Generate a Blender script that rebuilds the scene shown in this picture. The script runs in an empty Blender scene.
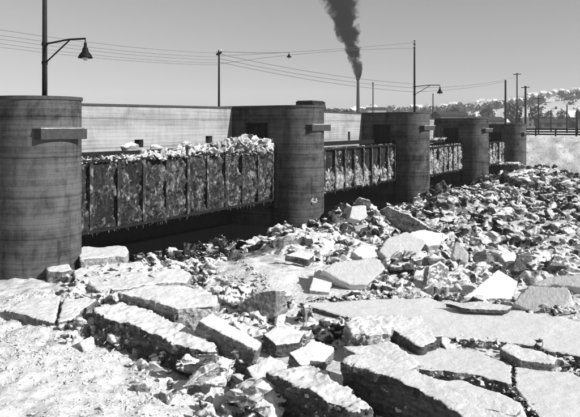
import bpy, bmesh, math, random
import numpy as np
from mathutils import Vector, Matrix, noise, kdtree

random.seed(7)
RNG = np.random.default_rng(7)
SC = bpy.context.scene
COL = SC.collection

# ------------------------------------------------------------------ camera
EYE = 5.3            # metres above the ice at the foot of the nearest pier
F = 650.0            # focal length in pixels of a 580 px wide picture
HOR = 125.0          # horizon row
cam_d = bpy.data.cameras.new("camera")
cam_d.sensor_fit = 'HORIZONTAL'
cam_d.sensor_width = 36.0
cam_d.lens = 36.0 * F / 580.0
cam_d.shift_y = -(208.5 - HOR) / 580.0
cam_d.clip_start = 0.1
cam_d.clip_end = 20000
cam = bpy.data.objects.new("camera", cam_d)
cam.location = (0, 0, EYE)
cam.rotation_euler = (math.radians(90), 0, 0)
COL.objects.link(cam)
SC.camera = cam

# ------------------------------------------------------------------ dam axes
TH = math.atan2(9.65, 15.5)
U = Vector((math.sin(TH), math.cos(TH), 0))       # along the dam, away from us
NR = Vector((math.cos(TH), -math.sin(TH), 0))     # downstream
C1 = Vector((-9.11, 23.5, 0))
SPAN = 18.26

# ------------------------------------------------------------------ sky and sun
SUN_EL = math.radians(29)
A_OFF = math.radians(7)
sdir = NR * math.cos(A_OFF) + U * math.sin(A_OFF)           # towards the sun, level
svec = Vector((sdir.x * math.cos(SUN_EL), sdir.y * math.cos(SUN_EL), math.sin(SUN_EL)))
world = bpy.data.worlds.new("World")
SC.world = world
world.use_nodes = True
wn = world.node_tree.nodes; wl = world.node_tree.links
wn.clear()
sky = wn.new('ShaderNodeTexSky'); sky.sky_type = 'NISHITA'; sky.sun_disc = False
sky.sun_elevation = SUN_EL
sky.sun_rotation = math.atan2(sdir.x, sdir.y)
sky.air_density = 1.0; sky.dust_density = 0.25; sky.ozone_density = 1.0
bw = wn.new('ShaderNodeRGBToBW')
bg = wn.new('ShaderNodeBackground'); bg.inputs['Strength'].default_value = 0.06
wo = wn.new('ShaderNodeOutputWorld')
# grey as a blue-sensitive plate would record it: part luminance, part blue
sp = wn.new('ShaderNodeSeparateColor'); mx = wn.new('ShaderNodeMix'); mx.data_type = 'FLOAT'; mx.inputs[0].default_value = 0.6
wl.new(sky.outputs[0], bw.inputs[0]); wl.new(sky.outputs[0], sp.inputs[0])
wl.new(bw.outputs[0], mx.inputs[2]); wl.new(sp.outputs[2], mx.inputs[3]); wl.new(mx.outputs[0], bg.inputs['Color']); wl.new(bg.outputs[0], wo.inputs['Surface'])
sun_d = bpy.data.lights.new("sun", 'SUN')
sun_d.energy = 5.0; sun_d.angle = math.radians(0.5); sun_d.color = (1, 1, 1)
sun = bpy.data.objects.new("sun", sun_d)
sun.rotation_euler = svec.to_track_quat('Z', 'Y').to_euler()
sun.location = svec * 60
COL.objects.link(sun)
SC.view_settings.view_transform = 'Standard'
SC.view_settings.look = 'None'
SC.view_settings.gamma = 1.0
SC.view_settings.use_curve_mapping = False
SC.view_settings.exposure = 0.2
SC.cycles.max_bounces = 5
SC.cycles.volume_bounces = 1
SC.cycles.transparent_max_bounces = 12

# ------------------------------------------------------------------ helpers
def tag(o, label=None, cat=None, group=None, kind=None):
    if label: o["label"] = label
    if cat: o["category"] = cat
    if group: o["group"] = group
    if kind: o["kind"] = kind
    return o

def link(name, me, mat=None, parent=None):
    o = bpy.data.objects.new(name, me)
    if mat is not None and me is not None and len(me.materials) == 0:
        me.materials.append(mat)
    COL.objects.link(o)
    if parent is not None: o.parent = parent
    return o

def empty(name, loc=(0, 0, 0), rz=0.0):
    o = bpy.data.objects.new(name, None)
    o.location = loc; o.rotation_euler = (0, 0, rz)
    o.empty_display_size = 0.3
    COL.objects.link(o)
    return o

def mesh_np(name, v, f, smooth=False):
    """v (n,3); f (m,3) or (m,4)"""
    me = bpy.data.meshes.new(name)
    v = np.asarray(v, dtype=np.float32); f = np.asarray(f, dtype=np.int32)
    k = f.shape[1]
    me.vertices.add(len(v)); me.vertices.foreach_set('co', v.ravel())
    me.loops.add(f.size); me.loops.foreach_set('vertex_index', f.ravel())
    me.polygons.add(len(f))
    me.polygons.foreach_set('loop_start', np.arange(0, f.size, k, dtype=np.int32))
    me.polygons.foreach_set('loop_total', np.full(len(f), k, dtype=np.int32))
    me.update(calc_edges=True)
    me.polygons.foreach_set('use_smooth', np.full(len(f), smooth, dtype=bool))
    return me

class MB:
    """collects simple shapes into one mesh"""
    def __init__(s): s.v = []; s.f = []
    def box(s, x0, x1, y0, y1, z0, z1):
        b = len(s.v)
        s.v += [(x0,y0,z0),(x1,y0,z0),(x1,y1,z0),(x0,y1,z0),(x0,y0,z1),(x1,y0,z1),(x1,y1,z1),(x0,y1,z1)]
        s.f += [tuple(b+i for i in q) for q in ((0,3,2,1),(4,5,6,7),(0,1,5,4),(1,2,6,5),(2,3,7,6),(3,0,4,7))]
        return s
    def hexa(s, pts):
        b = len(s.v); s.v += [tuple(p) for p in pts]
        s.f += [tuple(b+i for i in q) for q in ((0,3,2,1),(4,5,6,7),(0,1,5,4),(1,2,6,5),(2,3,7,6),(3,0,4,7))]
        return s
    def tube(s, pts, radii, n=8, cap=True):
        rings = []
        for i, p in enumerate(pts):
            p = Vector(p)
            d = Vector(pts[min(i+1, len(pts)-1)]) - Vector(pts[max(i-1, 0)])
            q = d.to_track_quat('Z', 'Y')
            r = radii[i] if hasattr(radii, '__len__') else radii
            b = len(s.v)
            for k in range(n):
                a = 2*math.pi*k/n
                s.v.append(tuple(p + q @ Vector((r*math.cos(a), r*math.sin(a), 0))))
            rings.append(b)
        for a, b in zip(rings, rings[1:]):
            for k in range(n):
                s.f.append((a+k, a+(k+1) % n, b+(k+1) % n, b+k))
        if cap:
            s.f.append(tuple(rings[0]+k for k in range(n))[::-1]); s.f.append(tuple(rings[-1]+k for k in range(n)))
        return s
    def lathe(s, prof, c=(0,0,0), n=14):
        rings = []
        for r, z in prof:
            b = len(s.v)
            for k in range(n):
                a = 2*math.pi*k/n
                s.v.append((c[0]+r*math.cos(a), c[1]+r*math.sin(a), c[2]+z))
            rings.append(b)
        for a, b in zip(rings, rings[1:]):
            for k in range(n):
                s.f.append((a+k, a+(k+1) % n, b+(k+1) % n, b+k))
        return s
    def build(s, name, mat, parent=None, smooth=False, bevel=0.0):
        me = bpy.data.meshes.new(name); me.from_pydata(s.v, [], s.f); me.update()
        if smooth: me.polygons.foreach_set('use_smooth', np.ones(len(me.polygons), dtype=bool))
        o = link(name, me, mat, parent)
        if bevel:
            m = o.modifiers.new('bevel', 'BEVEL'); m.width = bevel; m.segments = 1
        return o

def bake(o):
    """apply an object's modifiers without operators"""
    dg = bpy.context.evaluated_depsgraph_get()
    me = bpy.data.meshes.new_from_object(o.evaluated_get(dg))
    o.modifiers.clear(); old = o.data; o.data = me
    bpy.data.meshes.remove(old)
    return me

def ray(px, py):
    return Vector(((px - 290) / F, 1.0, -(py - HOR) / F))
def at_z(px, py, z):
    return Vector((0, 0, EYE)) + ray(px, py) * ((EYE - z) * F / (py - HOR))
def at_y(px, py, y):
    return Vector((0, 0, EYE)) + ray(px, py) * y
def dam(t, n, z):
    """t metres along the dam from pier 1, n metres downstream of the nose centres"""
    p = C1 + U * t + NR * n
    return Vector((p.x, p.y, z))
DAMROT = math.atan2(NR.y, NR.x)       # local x = downstream, local y = along the dam

def vnoise(P, scale, octv=3, seed=0.0):
    """cheap vectorised value noise, P (n,3) -> about -1..1"""
    out = np.zeros(len(P)); amp = 1.0; tot = 0
    Q = P * scale + seed * 17.31 + 1000.0
    for o in range(octv):
        i = np.floor(Q).astype(np.int64); fr = Q - i
        w = fr * fr * (3 - 2 * fr)
        acc = np.zeros(len(P))
        for dx in (0, 1):
            for dy in (0, 1):
                for dz in (0, 1):
                    h = (i[:,0]+dx)*374761393 + (i[:,1]+dy)*668265263 + (i[:,2]+dz)*2147483647 + o*91138233
                    h = (h ^ (h >> 13)) * 1274126177
                    h = ((h ^ (h >> 16)) & 0xFFFF) / 65535.0
                    wx = w[:,0] if dx else 1-w[:,0]; wy = w[:,1] if dy else 1-w[:,1]; wz = w[:,2] if dz else 1-w[:,2]
                    acc += h*wx*wy*wz
        out += amp*(acc*2-1); tot += amp; amp *= 0.5; Q = Q*2.03 + 5.7
    return out / tot * 1.6

def sstep(a, b, x):
    t = np.clip((x-a)/(b-a), 0, 1); return t*t*(3-2*t)

# ------------------------------------------------------------------ materials
def nt(name):
    m = bpy.data.materials.new(name); m.use_nodes = True
    n = m.node_tree.nodes; l = m.node_tree.links
    b = n['Principled BSDF']
    return m, n, l, b
def N(n, kind, **kw):
    x = n.new(kind)
    for k, v in kw.items(): setattr(x, k, v)
    return x
def ramp(n, l, src, stops, interp='LINEAR'):
    r = n.new('ShaderNodeValToRGB'); r.color_ramp.interpolation = interp
    e = r.color_ramp.elements
    while len(e) < len(stops): e.new(0.5)
    for i, (p, c) in enumerate(stops):
        e[i].position = p; e[i].color = (c, c, c, 1)
    l.new(src, r.inputs[0]); return r.outputs[0]
def noise_n(n, l, scale, detail=6, rough=0.6, coord=None, dist=0.0):
    t = n.new('ShaderNodeTexNoise'); t.inputs['Scale'].default_value = scale
    t.inputs['Detail'].default_value = detail; t.inputs['Roughness'].default_value = rough
    t.inputs['Distortion'].default_value = dist
    if coord is not None: l.new(coord, t.inputs['Vector'])
    return t.outputs['Fac']
def mapping(n, l, src, scale):
    mp = n.new('ShaderNodeMapping'); mp.inputs['Scale'].default_value = scale
    l.new(src, mp.inputs['Vector']); return mp.outputs[0]
def math_n(n, l, op, a, b, clamp=False):
    m = n.new('ShaderNodeMath'); m.operation = op; m.use_clamp = clamp
    for i, x in enumerate((a, b)):
        if isinstance(x, (int, float)): m.inputs[i].default_value = x
        else: l.new(x, m.inputs[i])
    return m.outputs[0]
def mixf(n, l, f, a, b):
    """value mix a..b by f"""
    m = n.new('ShaderNodeMix'); m.data_type = 'FLOAT'
    for i, x in ((0, f), (2, a), (3, b)):
        if isinstance(x, (int, float)): m.inputs[i].default_value = x
        else: l.new(x, m.inputs[i])
    return m.outputs[0]
def bump(n, l, b, h, strength, dist):
    x = n.new('ShaderNodeBump'); x.inputs['Strength'].default_value = strength; x.inputs['Distance'].default_value = dist
    l.new(h, x.inputs['Height']); l.new(x.outputs[0], b.inputs['Normal'])

def plain(name, v, rough=0.7, var=0.25, scale=4.0, metal=0.0):
    m, n, l, b = nt(name)
    tc = N(n, 'ShaderNodeTexCoord').outputs['Object']
    f = noise_n(n, l, scale, 6, 0.65, tc)
    l.new(ramp(n, l, f, [(0.25, v*(1-var)), (0.75, v*(1+var))]), b.inputs['Base Color'])
    b.inputs['Roughness'].default_value = rough; b.inputs['Metallic'].default_value = metal
    b.inputs['Specular IOR Level'].default_value = 0.1 if rough > 0.45 else 0.4
    bump(n, l, b, f, 0.2, 0.01)
    return m

def concrete(name, lo, hi, stain, blotch=0.5):
    """board-marked concrete: horizontal pour bands, vertical streaks, dark stains"""
    m, n, l, b = nt(name)
    geo = N(n, 'ShaderNodeNewGeometry').outputs['Position']
    boards = noise_n(n, l, 1.0, 3, 0.6, mapping(n, l, geo, (0.25, 0.25, 7.0)))
    lifts = noise_n(n, l, 1.0, 1, 0.5, mapping(n, l, geo, (0.05, 0.05, 1.1)))
    streak = noise_n(n, l, 1.0, 5, 0.7, mapping(n, l, geo, (5.0, 5.0, 0.25)))
    fine = noise_n(n, l, 14.0, 8, 0.7, geo)
    big = noise_n(n, l, 0.55, 6, 0.65, geo)
    blot = noise_n(n, l, 1.7, 7, 0.7, mapping(n, l, geo, (1.0, 1.0, 0.6)), 0.6)
    s = math_n(n, l, 'MULTIPLY', boards, 0.3)
    s = math_n(n, l, 'ADD', s, math_n(n, l, 'MULTIPLY', lifts, 0.25))
    s = math_n(n, l, 'ADD', s, math_n(n, l, 'MULTIPLY', streak, 0.25))
    s = math_n(n, l, 'ADD', s, math_n(n, l, 'MULTIPLY', fine, 0.12))
    s = math_n(n, l, 'ADD', s, math_n(n, l, 'MULTIPLY', math_n(n, l, 'SUBTRACT', blot, 0.34 if blotch > .4 else 0.18), blotch))
    col = ramp(n, l, s, [(0.39, lo), (0.62, hi)])
    dark = ramp(n, l, math_n(n, l, 'ADD', math_n(n, l, 'MULTIPLY', big, 0.6), math_n(n, l, 'MULTIPLY', streak, 0.4)), [(0.53, 1.0), (0.62, stain)])
    warp = noise_n(n, l, 0.5, 3, 0.6, geo)
    zz = N(n, 'ShaderNodeSeparateXYZ'); l.new(geo, zz.inputs[0])
    hgt = math_n(n, l, 'ADD', zz.outputs['Z'], math_n(n, l, 'MULTIPLY', warp, 0.12))
    fr = math_n(n, l, 'FRACT', math_n(n, l, 'MULTIPLY', hgt, 0.71), 0.0)
    seam1 = ramp(n, l, fr, [(0.0, 0.5), (0.02, 0.7), (0.06, 1.0)])
    fr2 = math_n(n, l, 'FRACT', math_n(n, l, 'MULTIPLY', zz.outputs['Z'], 5.3), 0.0)
    seam2 = ramp(n, l, fr2, [(0.0, 0.62), (0.16, 1.0)])
    seam = math_n(n, l, 'MULTIPLY', seam1, mixf(n, l, ramp(n, l, big, [(0.38, 0.45), (0.55, 1.0)]), 1.0, seam2))
    c = math_n(n, l, 'MULTIPLY', col, dark)
    c = math_n(n, l, 'MULTIPLY', c, seam)
    l.new(c, b.inputs['Base Color'])
    b.inputs['Roughness'].default_value = 0.95; b.inputs['Specular IOR Level'].default_value = 0.08
    h = math_n(n, l, 'ADD', math_n(n, l, 'MULTIPLY', boards, 0.6), math_n(n, l, 'MULTIPLY', fine, 0.5))
    h = math_n(n, l, 'ADD', h, math_n(n, l, 'MULTIPLY', seam, 0.6))
    bump(n, l, b, h, 0.7, 0.03)
    return m

def ice(name, side_lo, side_hi, snow=0.86, cover=0.5, wear=0.35, relief=1.0, lo=0.42, hi=0.6, toplump=0.35):
    """broken river ice: snow on what faces up, mottled bare ice on broken sides"""
    m, n, l, b = nt(name)
    g = N(n, 'ShaderNodeNewGeometry'); geo = g.outputs['Position']
    nz = N(n, 'ShaderNodeSeparateXYZ'); l.new(g.outputs['Normal'], nz.inputs[0])
    med = noise_n(n, l, 2.2, 8, 0.7, geo, 0.4)
    fine = noise_n(n, l, 11.0, 8, 0.75, geo)
    lay = noise_n(n, l, 1.0, 5, 0.65, mapping(n, l, geo, (0.9, 0.9, 9.0)))
    mot = math_n(n, l, 'ADD', math_n(n, l, 'MULTIPLY', fine, 0.4), math_n(n, l, 'MULTIPLY', lay, 0.35))
    mot = math_n(n, l, 'ADD', mot, math_n(n, l, 'MULTIPLY', med, 0.25))
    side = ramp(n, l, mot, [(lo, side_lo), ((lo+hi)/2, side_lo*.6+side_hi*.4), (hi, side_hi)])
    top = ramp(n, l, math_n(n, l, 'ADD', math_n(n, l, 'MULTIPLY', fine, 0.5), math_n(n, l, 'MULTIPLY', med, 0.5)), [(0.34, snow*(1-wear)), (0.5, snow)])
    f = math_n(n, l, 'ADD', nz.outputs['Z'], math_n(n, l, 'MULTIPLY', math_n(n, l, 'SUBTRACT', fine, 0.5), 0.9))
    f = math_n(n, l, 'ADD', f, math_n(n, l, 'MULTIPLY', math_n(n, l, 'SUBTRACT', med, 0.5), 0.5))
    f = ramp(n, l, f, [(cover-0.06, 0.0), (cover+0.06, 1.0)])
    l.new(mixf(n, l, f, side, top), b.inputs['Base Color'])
    l.new(mixf(n, l, f, 0.45, 0.9), b.inputs['Roughness'])
    b.inputs['Specular IOR Level'].default_value = 0.2
    lumps = noise_n(n, l, 6.0, 5, 0.62, geo)
    bare = math_n(n, l, 'MULTIPLY', math_n(n, l, 'SUBTRACT', 1.0, f), math_n(n, l, 'ADD', lay, math_n(n, l, 'MULTIPLY', lumps, 1.5)))
    bump(n, l, b, math_n(n, l, 'ADD', math_n(n, l, 'MULTIPLY', bare, relief), math_n(n, l, 'ADD', math_n(n, l, 'MULTIPLY', fine, 0.3), math_n(n, l, 'MULTIPLY', lumps, toplump))), 1.0, 0.08)
    return m

def chunk_mat(name):
    """rubble: each chunk has its own tone, snow caught on top"""
    m, n, l, b = nt(name)
    g = N(n, 'ShaderNodeNewGeometry'); geo = g.outputs['Position']
    nz = N(n, 'ShaderNodeSeparateXYZ'); l.new(g.outputs['Normal'], nz.inputs[0])
    at = N(n, 'ShaderNodeAttribute', attribute_name='tone')
    fine = noise_n(n, l, 13.0, 7, 0.75, geo)
    med = noise_n(n, l, 4.5, 5, 0.65, geo)
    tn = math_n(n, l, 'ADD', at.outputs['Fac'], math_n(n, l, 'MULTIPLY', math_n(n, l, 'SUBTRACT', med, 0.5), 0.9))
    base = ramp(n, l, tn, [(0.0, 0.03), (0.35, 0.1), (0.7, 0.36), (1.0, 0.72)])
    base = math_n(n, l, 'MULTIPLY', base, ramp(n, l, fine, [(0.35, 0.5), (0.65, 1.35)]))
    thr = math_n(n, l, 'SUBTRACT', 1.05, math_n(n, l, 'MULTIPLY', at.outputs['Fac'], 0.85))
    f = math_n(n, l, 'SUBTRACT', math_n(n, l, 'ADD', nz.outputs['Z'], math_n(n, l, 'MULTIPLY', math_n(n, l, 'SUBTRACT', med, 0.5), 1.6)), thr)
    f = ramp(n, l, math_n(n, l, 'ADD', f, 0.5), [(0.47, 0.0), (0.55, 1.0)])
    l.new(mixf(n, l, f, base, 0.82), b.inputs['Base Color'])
    b.inputs['Roughness'].default_value = 0.6
    b.inputs['Specular IOR Level'].default_value = 0.12
    bump(n, l, b, math_n(n, l, 'ADD', math_n(n, l, 'MULTIPLY', fine, 0.35), med), 0.9, 0.09)
    return m

def snow_ground_mat(name):
    m, n, l, b = nt(name)
    g = N(n, 'ShaderNodeNewGeometry'); geo = g.outputs['Position']
    nz = N(n, 'ShaderNodeSeparateXYZ'); l.new(g.outputs['Normal'], nz.inputs[0])
    at = N(n, 'ShaderNodeAttribute', attribute_name='dirt')
    med = noise_n(n, l, 1.6, 8, 0.7, geo, 0.5)
    fine = noise_n(n, l, 16.0, 9, 0.78, geo)
    lumps = noise_n(n, l, 5.5, 5, 0.6, geo)
    speck = ramp(n, l, noise_n(n, l, 9.0, 6, 0.8, geo), [(0.60, 1.0), (0.66, 0.35)])
    snow = ramp(n, l, math_n(n, l, 'ADD', math_n(n, l, 'MULTIPLY', lumps, 0.6), math_n(n, l, 'MULTIPLY', med, 0.4)), [(0.36, 0.54), (0.54, 0.78)])
    snow = math_n(n, l, 'MULTIPLY', snow, speck)
    dirt = ramp(n, l, fine, [(0.35, 0.03), (0.65, 0.2)])
    f = math_n(n, l, 'ADD', at.outputs['Fac'], math_n(n, l, 'MULTIPLY', math_n(n, l, 'SUBTRACT', med, 0.5), 1.1))
    f = math_n(n, l, 'ADD', f, math_n(n, l, 'MULTIPLY', math_n(n, l, 'SUBTRACT', 0.86, nz.outputs['Z']), 1.2))
    f = ramp(n, l, f, [(0.42, 0.0), (0.58, 1.0)])
    l.new(mixf(n, l, f, snow, dirt), b.inputs['Base Color'])
    b.inputs['Roughness'].default_value = 0.85
    bump(n, l, b, math_n(n, l, 'ADD', math_n(n, l, 'MULTIPLY', fine, 0.25), math_n(n, l, 'ADD', lumps, med)), 0.8, 0.07)
    return m

def gate_mat(name):
    """riveted steel, rust-dark, streaked with frozen spray"""
    m, n, l, b = nt(name)
    geo = N(n, 'ShaderNodeNewGeometry').outputs['Position']
    a = noise_n(n, l, 1.0, 8, 0.72, mapping(n, l, geo, (1.3, 1.3, 1.0)), 1.5)
    s = noise_n(n, l, 1.0, 6, 0.7, mapping(n, l, geo, (9, 9, 0.8)))
    c = noise_n(n, l, 9.0, 7, 0.75, geo)
    f = math_n(n, l, 'ADD', math_n(n, l, 'MULTIPLY', a, 0.5), math_n(n, l, 'MULTIPLY', s, 0.22))
    f = math_n(n, l, 'ADD', f, math_n(n, l, 'MULTIPLY', c, 0.28))
    l.new(ramp(n, l, f, [(0.40, 0.008), (0.49, 0.016), (0.55, 0.04), (0.62, 0.15), (0.70, 0.4)]), b.inputs['Base Color'])
    b.inputs['Roughness'].default_value = 0.7; b.inputs['Specular IOR Level'].default_value = 0.12
    bump(n, l, b, f, 0.8, 0.06)
    return m

def crust_mat(name, lo, hi, a, b_):
    """frozen spray: blotches of white rime on dark ice, drawn downwards"""
    m, n, l, b = nt(name)
    geo = N(n, 'ShaderNodeNewGeometry').outputs['Position']
    x = noise_n(n, l, 1.0, 7, 0.7, mapping(n, l, geo, (2.6, 2.6, 1.7)), 0.7)
    y = noise_n(n, l, 1.0, 6, 0.7, mapping(n, l, geo, (9.0, 9.0, 5.0)))
    f = math_n(n, l, 'ADD', math_n(n, l, 'MULTIPLY', x, 0.6), math_n(n, l, 'MULTIPLY', y, 0.4))
    l.new(ramp(n, l, f, [(a, lo), ((a+b_)/2, lo*.6+hi*.4), (b_, hi)]), b.inputs['Base Color'])
    b.inputs['Roughness'].default_value = 0.55
    bump(n, l, b, f, 1.0, 0.15)
    return m

def water_mat(name):
    m, n, l, b = nt(name)
    b.inputs['Base Color'].default_value = (0.012, 0.012, 0.012, 1)
    b.inputs['Roughness'].default_value = 0.12
    geo = N(n, 'ShaderNodeNewGeometry').outputs['Position']
    bump(n, l, b, noise_n(n, l, 2.5, 5, 0.6, geo), 0.35, 0.08)
    return m

def land_mat(name, lo, hi, scale):
    m, n, l, b = nt(name)
    geo = N(n, 'ShaderNodeNewGeometry').outputs['Position']
    a = noise_n(n, l, scale, 7, 0.75, geo)
    l.new(ramp(n, l, a, [(0.38, lo), (0.48, hi)]), b.inputs['Base Color'])
    b.inputs['Roughness'].default_value = 0.9
    bump(n, l, b, a, 0.5, 0.4)
    return m

M = dict(
    pier=concrete('pier_concrete', 0.018, 0.125, 0.3),
    wall=concrete('wall_concrete', 0.22, 0.42, 0.7, 0.3),
    dim=plain('void_shade_concrete', 0.025, 0.7, 0.4, 3),  # lower wall colour darkened, stands for the shade under the gates
    ledge=plain('ledge_concrete', 0.06, 0.85, 0.3, 6),
    cap=plain('cap_concrete', 0.07, 0.85, 0.35, 5),
    gate=gate_mat('gate_steel'),
    steel=plain('rusty_steel', 0.022, 0.6, 0.5, 9, 0.3),
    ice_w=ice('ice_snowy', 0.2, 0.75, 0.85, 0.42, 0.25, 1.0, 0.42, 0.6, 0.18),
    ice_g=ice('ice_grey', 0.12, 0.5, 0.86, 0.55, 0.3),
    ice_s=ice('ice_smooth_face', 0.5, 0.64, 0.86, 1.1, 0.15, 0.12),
    ice_d=ice('ice_shade_sides', 0.035, 0.24, 0.84, 0.6, 0.4),  # side colour darkened, stands in for shade on faces turned from the sun
    chunk=chunk_mat('ice_rubble'),
    snow=snow_ground_mat('snow_ground'),
    crust=crust_mat('frozen_spray', 0.06, 0.78, 0.46, 0.6),
    crust_d=crust_mat('dirty_frozen_spray', 0.015, 0.5, 0.5, 0.66),
    sheet=ice('smooth_sheet_ice', 0.05, 0.4, 0.84, 0.6, 0.12, 1.0, 0.42, 0.6, 0.06),
    water=water_mat('dark_water'),
    pole=plain('tarred_wood', 0.03, 0.8, 0.4, 8),
    iron=plain('black_iron', 0.018, 0.5, 0.3, 8, 0.4),
    glass=plain('milk_glass', 0.6, 0.2, 0.1, 5),
    wire=plain('wire_copper', 0.12, 0.5, 0.1, 5),
    porcelain=plain('porcelain', 0.6, 0.3, 0.1, 5),
    bank=land_mat('bank_snow', 0.5, 0.86, 1.1),
    land=land_mat('land_snow', 0.1, 0.75, 0.045),
    hill=land_mat('hill_snow', 0.25, 0.72, 0.012),
    hw=plain('house_wood_pale', 0.42, 0.8, 0.2, 0.4),
    hd=plain('house_wood_dark', 0.1, 0.8, 0.3, 0.4),
    roof=plain('snowy_roof', 0.8, 0.9, 0.1, 0.3),
    roof_d=plain('dark_roof', 0.06, 0.9, 0.3, 0.5),
    pane=plain('window_pane', 0.03, 0.15, 0.2, 1),
    leaf=plain('bare_twigs', 0.07, 0.9, 0.5, 0.7),
    bark=plain('bark', 0.06, 0.9, 0.3, 3),
    paint=plain('car_paint', 0.02, 0.25, 0.2, 4, 0.0),
    rubber=plain('tyre_rubber', 0.02, 0.9, 0.2, 9),
    brick=plain('chimney_brick', 0.035, 0.9, 0.3, 1.5),
)

# ================================================================== TERRAIN
def ground_np(x, y):
    """height of the snow and ice under the rubble (metres), arrays in"""
    P = np.stack([x, y, np.zeros_like(x)], 1)
    t = (x - C1.x)*U.x + (y - C1.y)*U.y
    n = (x - C1.x)*NR.x + (y - C1.y)*NR.y
    z = np.interp(y, [0, 9, 12, 20, 30, 50, 95, 140], [0.1, 0.05, -0.15, -0.4, -0.65, -1.05, -1.35, -1.4])
    left = sstep(-2.0, -6.5, x) * sstep(30, 22, y)
    z = z*(1-left) + left*np.interp(y, [8, 16, 24], [0.3, 0.2, -0.05])
    z = z - 0.32*sstep(-3.2, -0.8, x)*sstep(18.5, 15.5, y)
    # mound left of the middle
    z = z + 0.55*np.exp(-(((x+1.3)/3.2)**2 + ((y-24.2)/2.6)**2))
    # ridge pushed up below the dam
    ridge_n = 4.2 + 1.2*np.sin(t*0.22)
    rise = np.interp(t, [6, 9, 12, 17, 24, 32, 45, 70, 85], [0.0, .35, 0.75, 0.95, 1.25, 1.25, 1.3, 1.2, 0.9])
    z = z + rise*np.exp(-((n-ridge_n)/2.6)**2)*(0.75+0.5*vnoise(P, 0.35, 2, 3))
    # scoured hollow of open water along the gates
    edge = np.interp(t, [-2, 0, 2, 6, 9, 12, 15, 18, 24, 90], [0.2, 0.2, 1.2, 2.2, 1.6, 0.8, 0.4, 1.5, 1.8, 2.0])
    hol = sstep(edge+0.9, edge-0.4, n) * sstep(0.3, 1.6, t)
    z = z*(1-hol) + hol*(-2.2)
    # far bank toe
    z = z + 1.4*sstep(76, 82, t)*sstep(1.0, 6.0, n)
    return z

def gz(x, y):
    return float(ground_np(np.array([x], float), np.array([y], float))[0])

def rough_np(x, y):
    P = np.stack([x, y, np.zeros_like(x)], 1)
    near = sstep(34, 18, y)
    bl = sstep(0.5, -3.5, x)*near
    r = 0.05*vnoise(P, 0.9, 3, 1) + bl*(0.085*vnoise(P, 2.2, 4, 2)+0.06*np.maximum(vnoise(P, 5.5, 2, 12), 0)+.05*np.maximum(0, 1-3*np.abs(vnoise(P, 1.3, 3, 13))))
    r += (1-near)*(0.2*vnoise(P, 0.9, 3, 5)+0.3*np.maximum(0, 1-2.2*np.abs(vnoise(P, 0.75, 3, 15)))-.1)
    pile = np.exp(-(((x+5.2)/3.2)**2+((y-18.5)/4.0)**2))
    r += pile*(0.14*vnoise(P, 1.6, 3, 21)+0.12*np.maximum(0, vnoise(P, 4.0, 3, 22)))
    mid = sstep(30, 24, y)*sstep(17, 20, y)*sstep(1.5, 4, x)
    r += mid*0.12*vnoise(P, 2.0, 3, 23)
    return r

def axis(parts):
    out = [parts[0][0]]
    for a, b, d0, d1 in parts:
        x = a
        while x < b - 1e-6:
            f = (x-a)/(b-a); x += d0+(d1-d0)*f
            out.append(min(x, b))
    return np.array(sorted(set(np.round(out, 4))))
gx = axis([(-60, -14, 3.0, 0.6), (-14, -9, 0.3, 0.13), (-9, 9, 0.1, 0.1), (9, 20, 0.13, 0.35), (20, 75, 0.4, 1.0)])
gy = axis([(2, 9, 0.6, 0.15), (9, 27, 0.09, 0.14), (27, 60, 0.16, 0.5), (60, 112, 0.5, 1.0)])
GX, GY = np.meshgrid(gx, gy)
fx, fy = GX.ravel(), GY.ravel()
fz = ground_np(fx, fy) + rough_np(fx, fy)
nx, ny = len(gx), len(gy)
I = np.arange(nx*ny).reshape(ny, nx)
quads = np.stack([I[:-1, :-1], I[:-1, 1:], I[1:, 1:], I[1:, :-1]], -1).reshape(-1, 4)
gme = mesh_np('snow_ground', np.stack([fx, fy, fz], 1), quads, True)
# dirt: where broken dark ice shows through the snow
def dirt_np(x, y):
    t = (x - C1.x)*U.x + (y - C1.y)*U.y
    n = (x - C1.x)*NR.x + (y - C1.y)*NR.y
    d = sstep(27, 42, y)*0.54
    d = np.maximum(d, sstep(6.5, 3.0, n)*sstep(0.5, 2.5, t)*0.8)
    dome = np.exp(-(((x+1.4)/3.6)**2 + ((y-23.2)/2.6)**2))
    d = d*(1-0.9*dome)
    return d
da = gme.attributes.new('dirt', 'FLOAT', 'POINT')
da.data.foreach_set('value', dirt_np(fx, fy).astype(np.float32))
go = link('snow_ground', gme, M['snow']); tag(go, kind='structure')

# water in the hollow under the gates
wm = MB()
a = dam(-1, -9.5, -0.55); b_ = dam(-1, 8, -0.55); c_ = dam(82, 8, -0.55); d_ = dam(82, -9.5, -0.55)
def water_z(t): return np.interp(t, [0, 20, 40, 80], [-0.35, -0.75, -1.1, -1.5])
TS = [-0.5, 6, 12, 18, 24, 30, 40, 50, 60, 70, 80]
wv = []; wf = []
for t in TS:
    wv.append(tuple(dam(t, -4.2, float(water_z(t))))); wv.append(tuple(dam(t, 3.2, float(water_z(t)))))
for i in range(len(TS)-1): wf.append((2*i, 2*i+1, 2*i+3, 2*i+2))
me = bpy.data.meshes.new('river_water'); me.from_pydata(wv, [], wf); me.update()
tag(link('river_water', me, M['water']), kind='structure')

# ================================================================== DAM
PT = [0, SPAN, 2*SPAN, 3*SPAN, 4*SPAN]
PTOP = [6.30, 6.45, 6.36, 6.03, 5.44]
R = 1.5
BACK = -9.0

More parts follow.
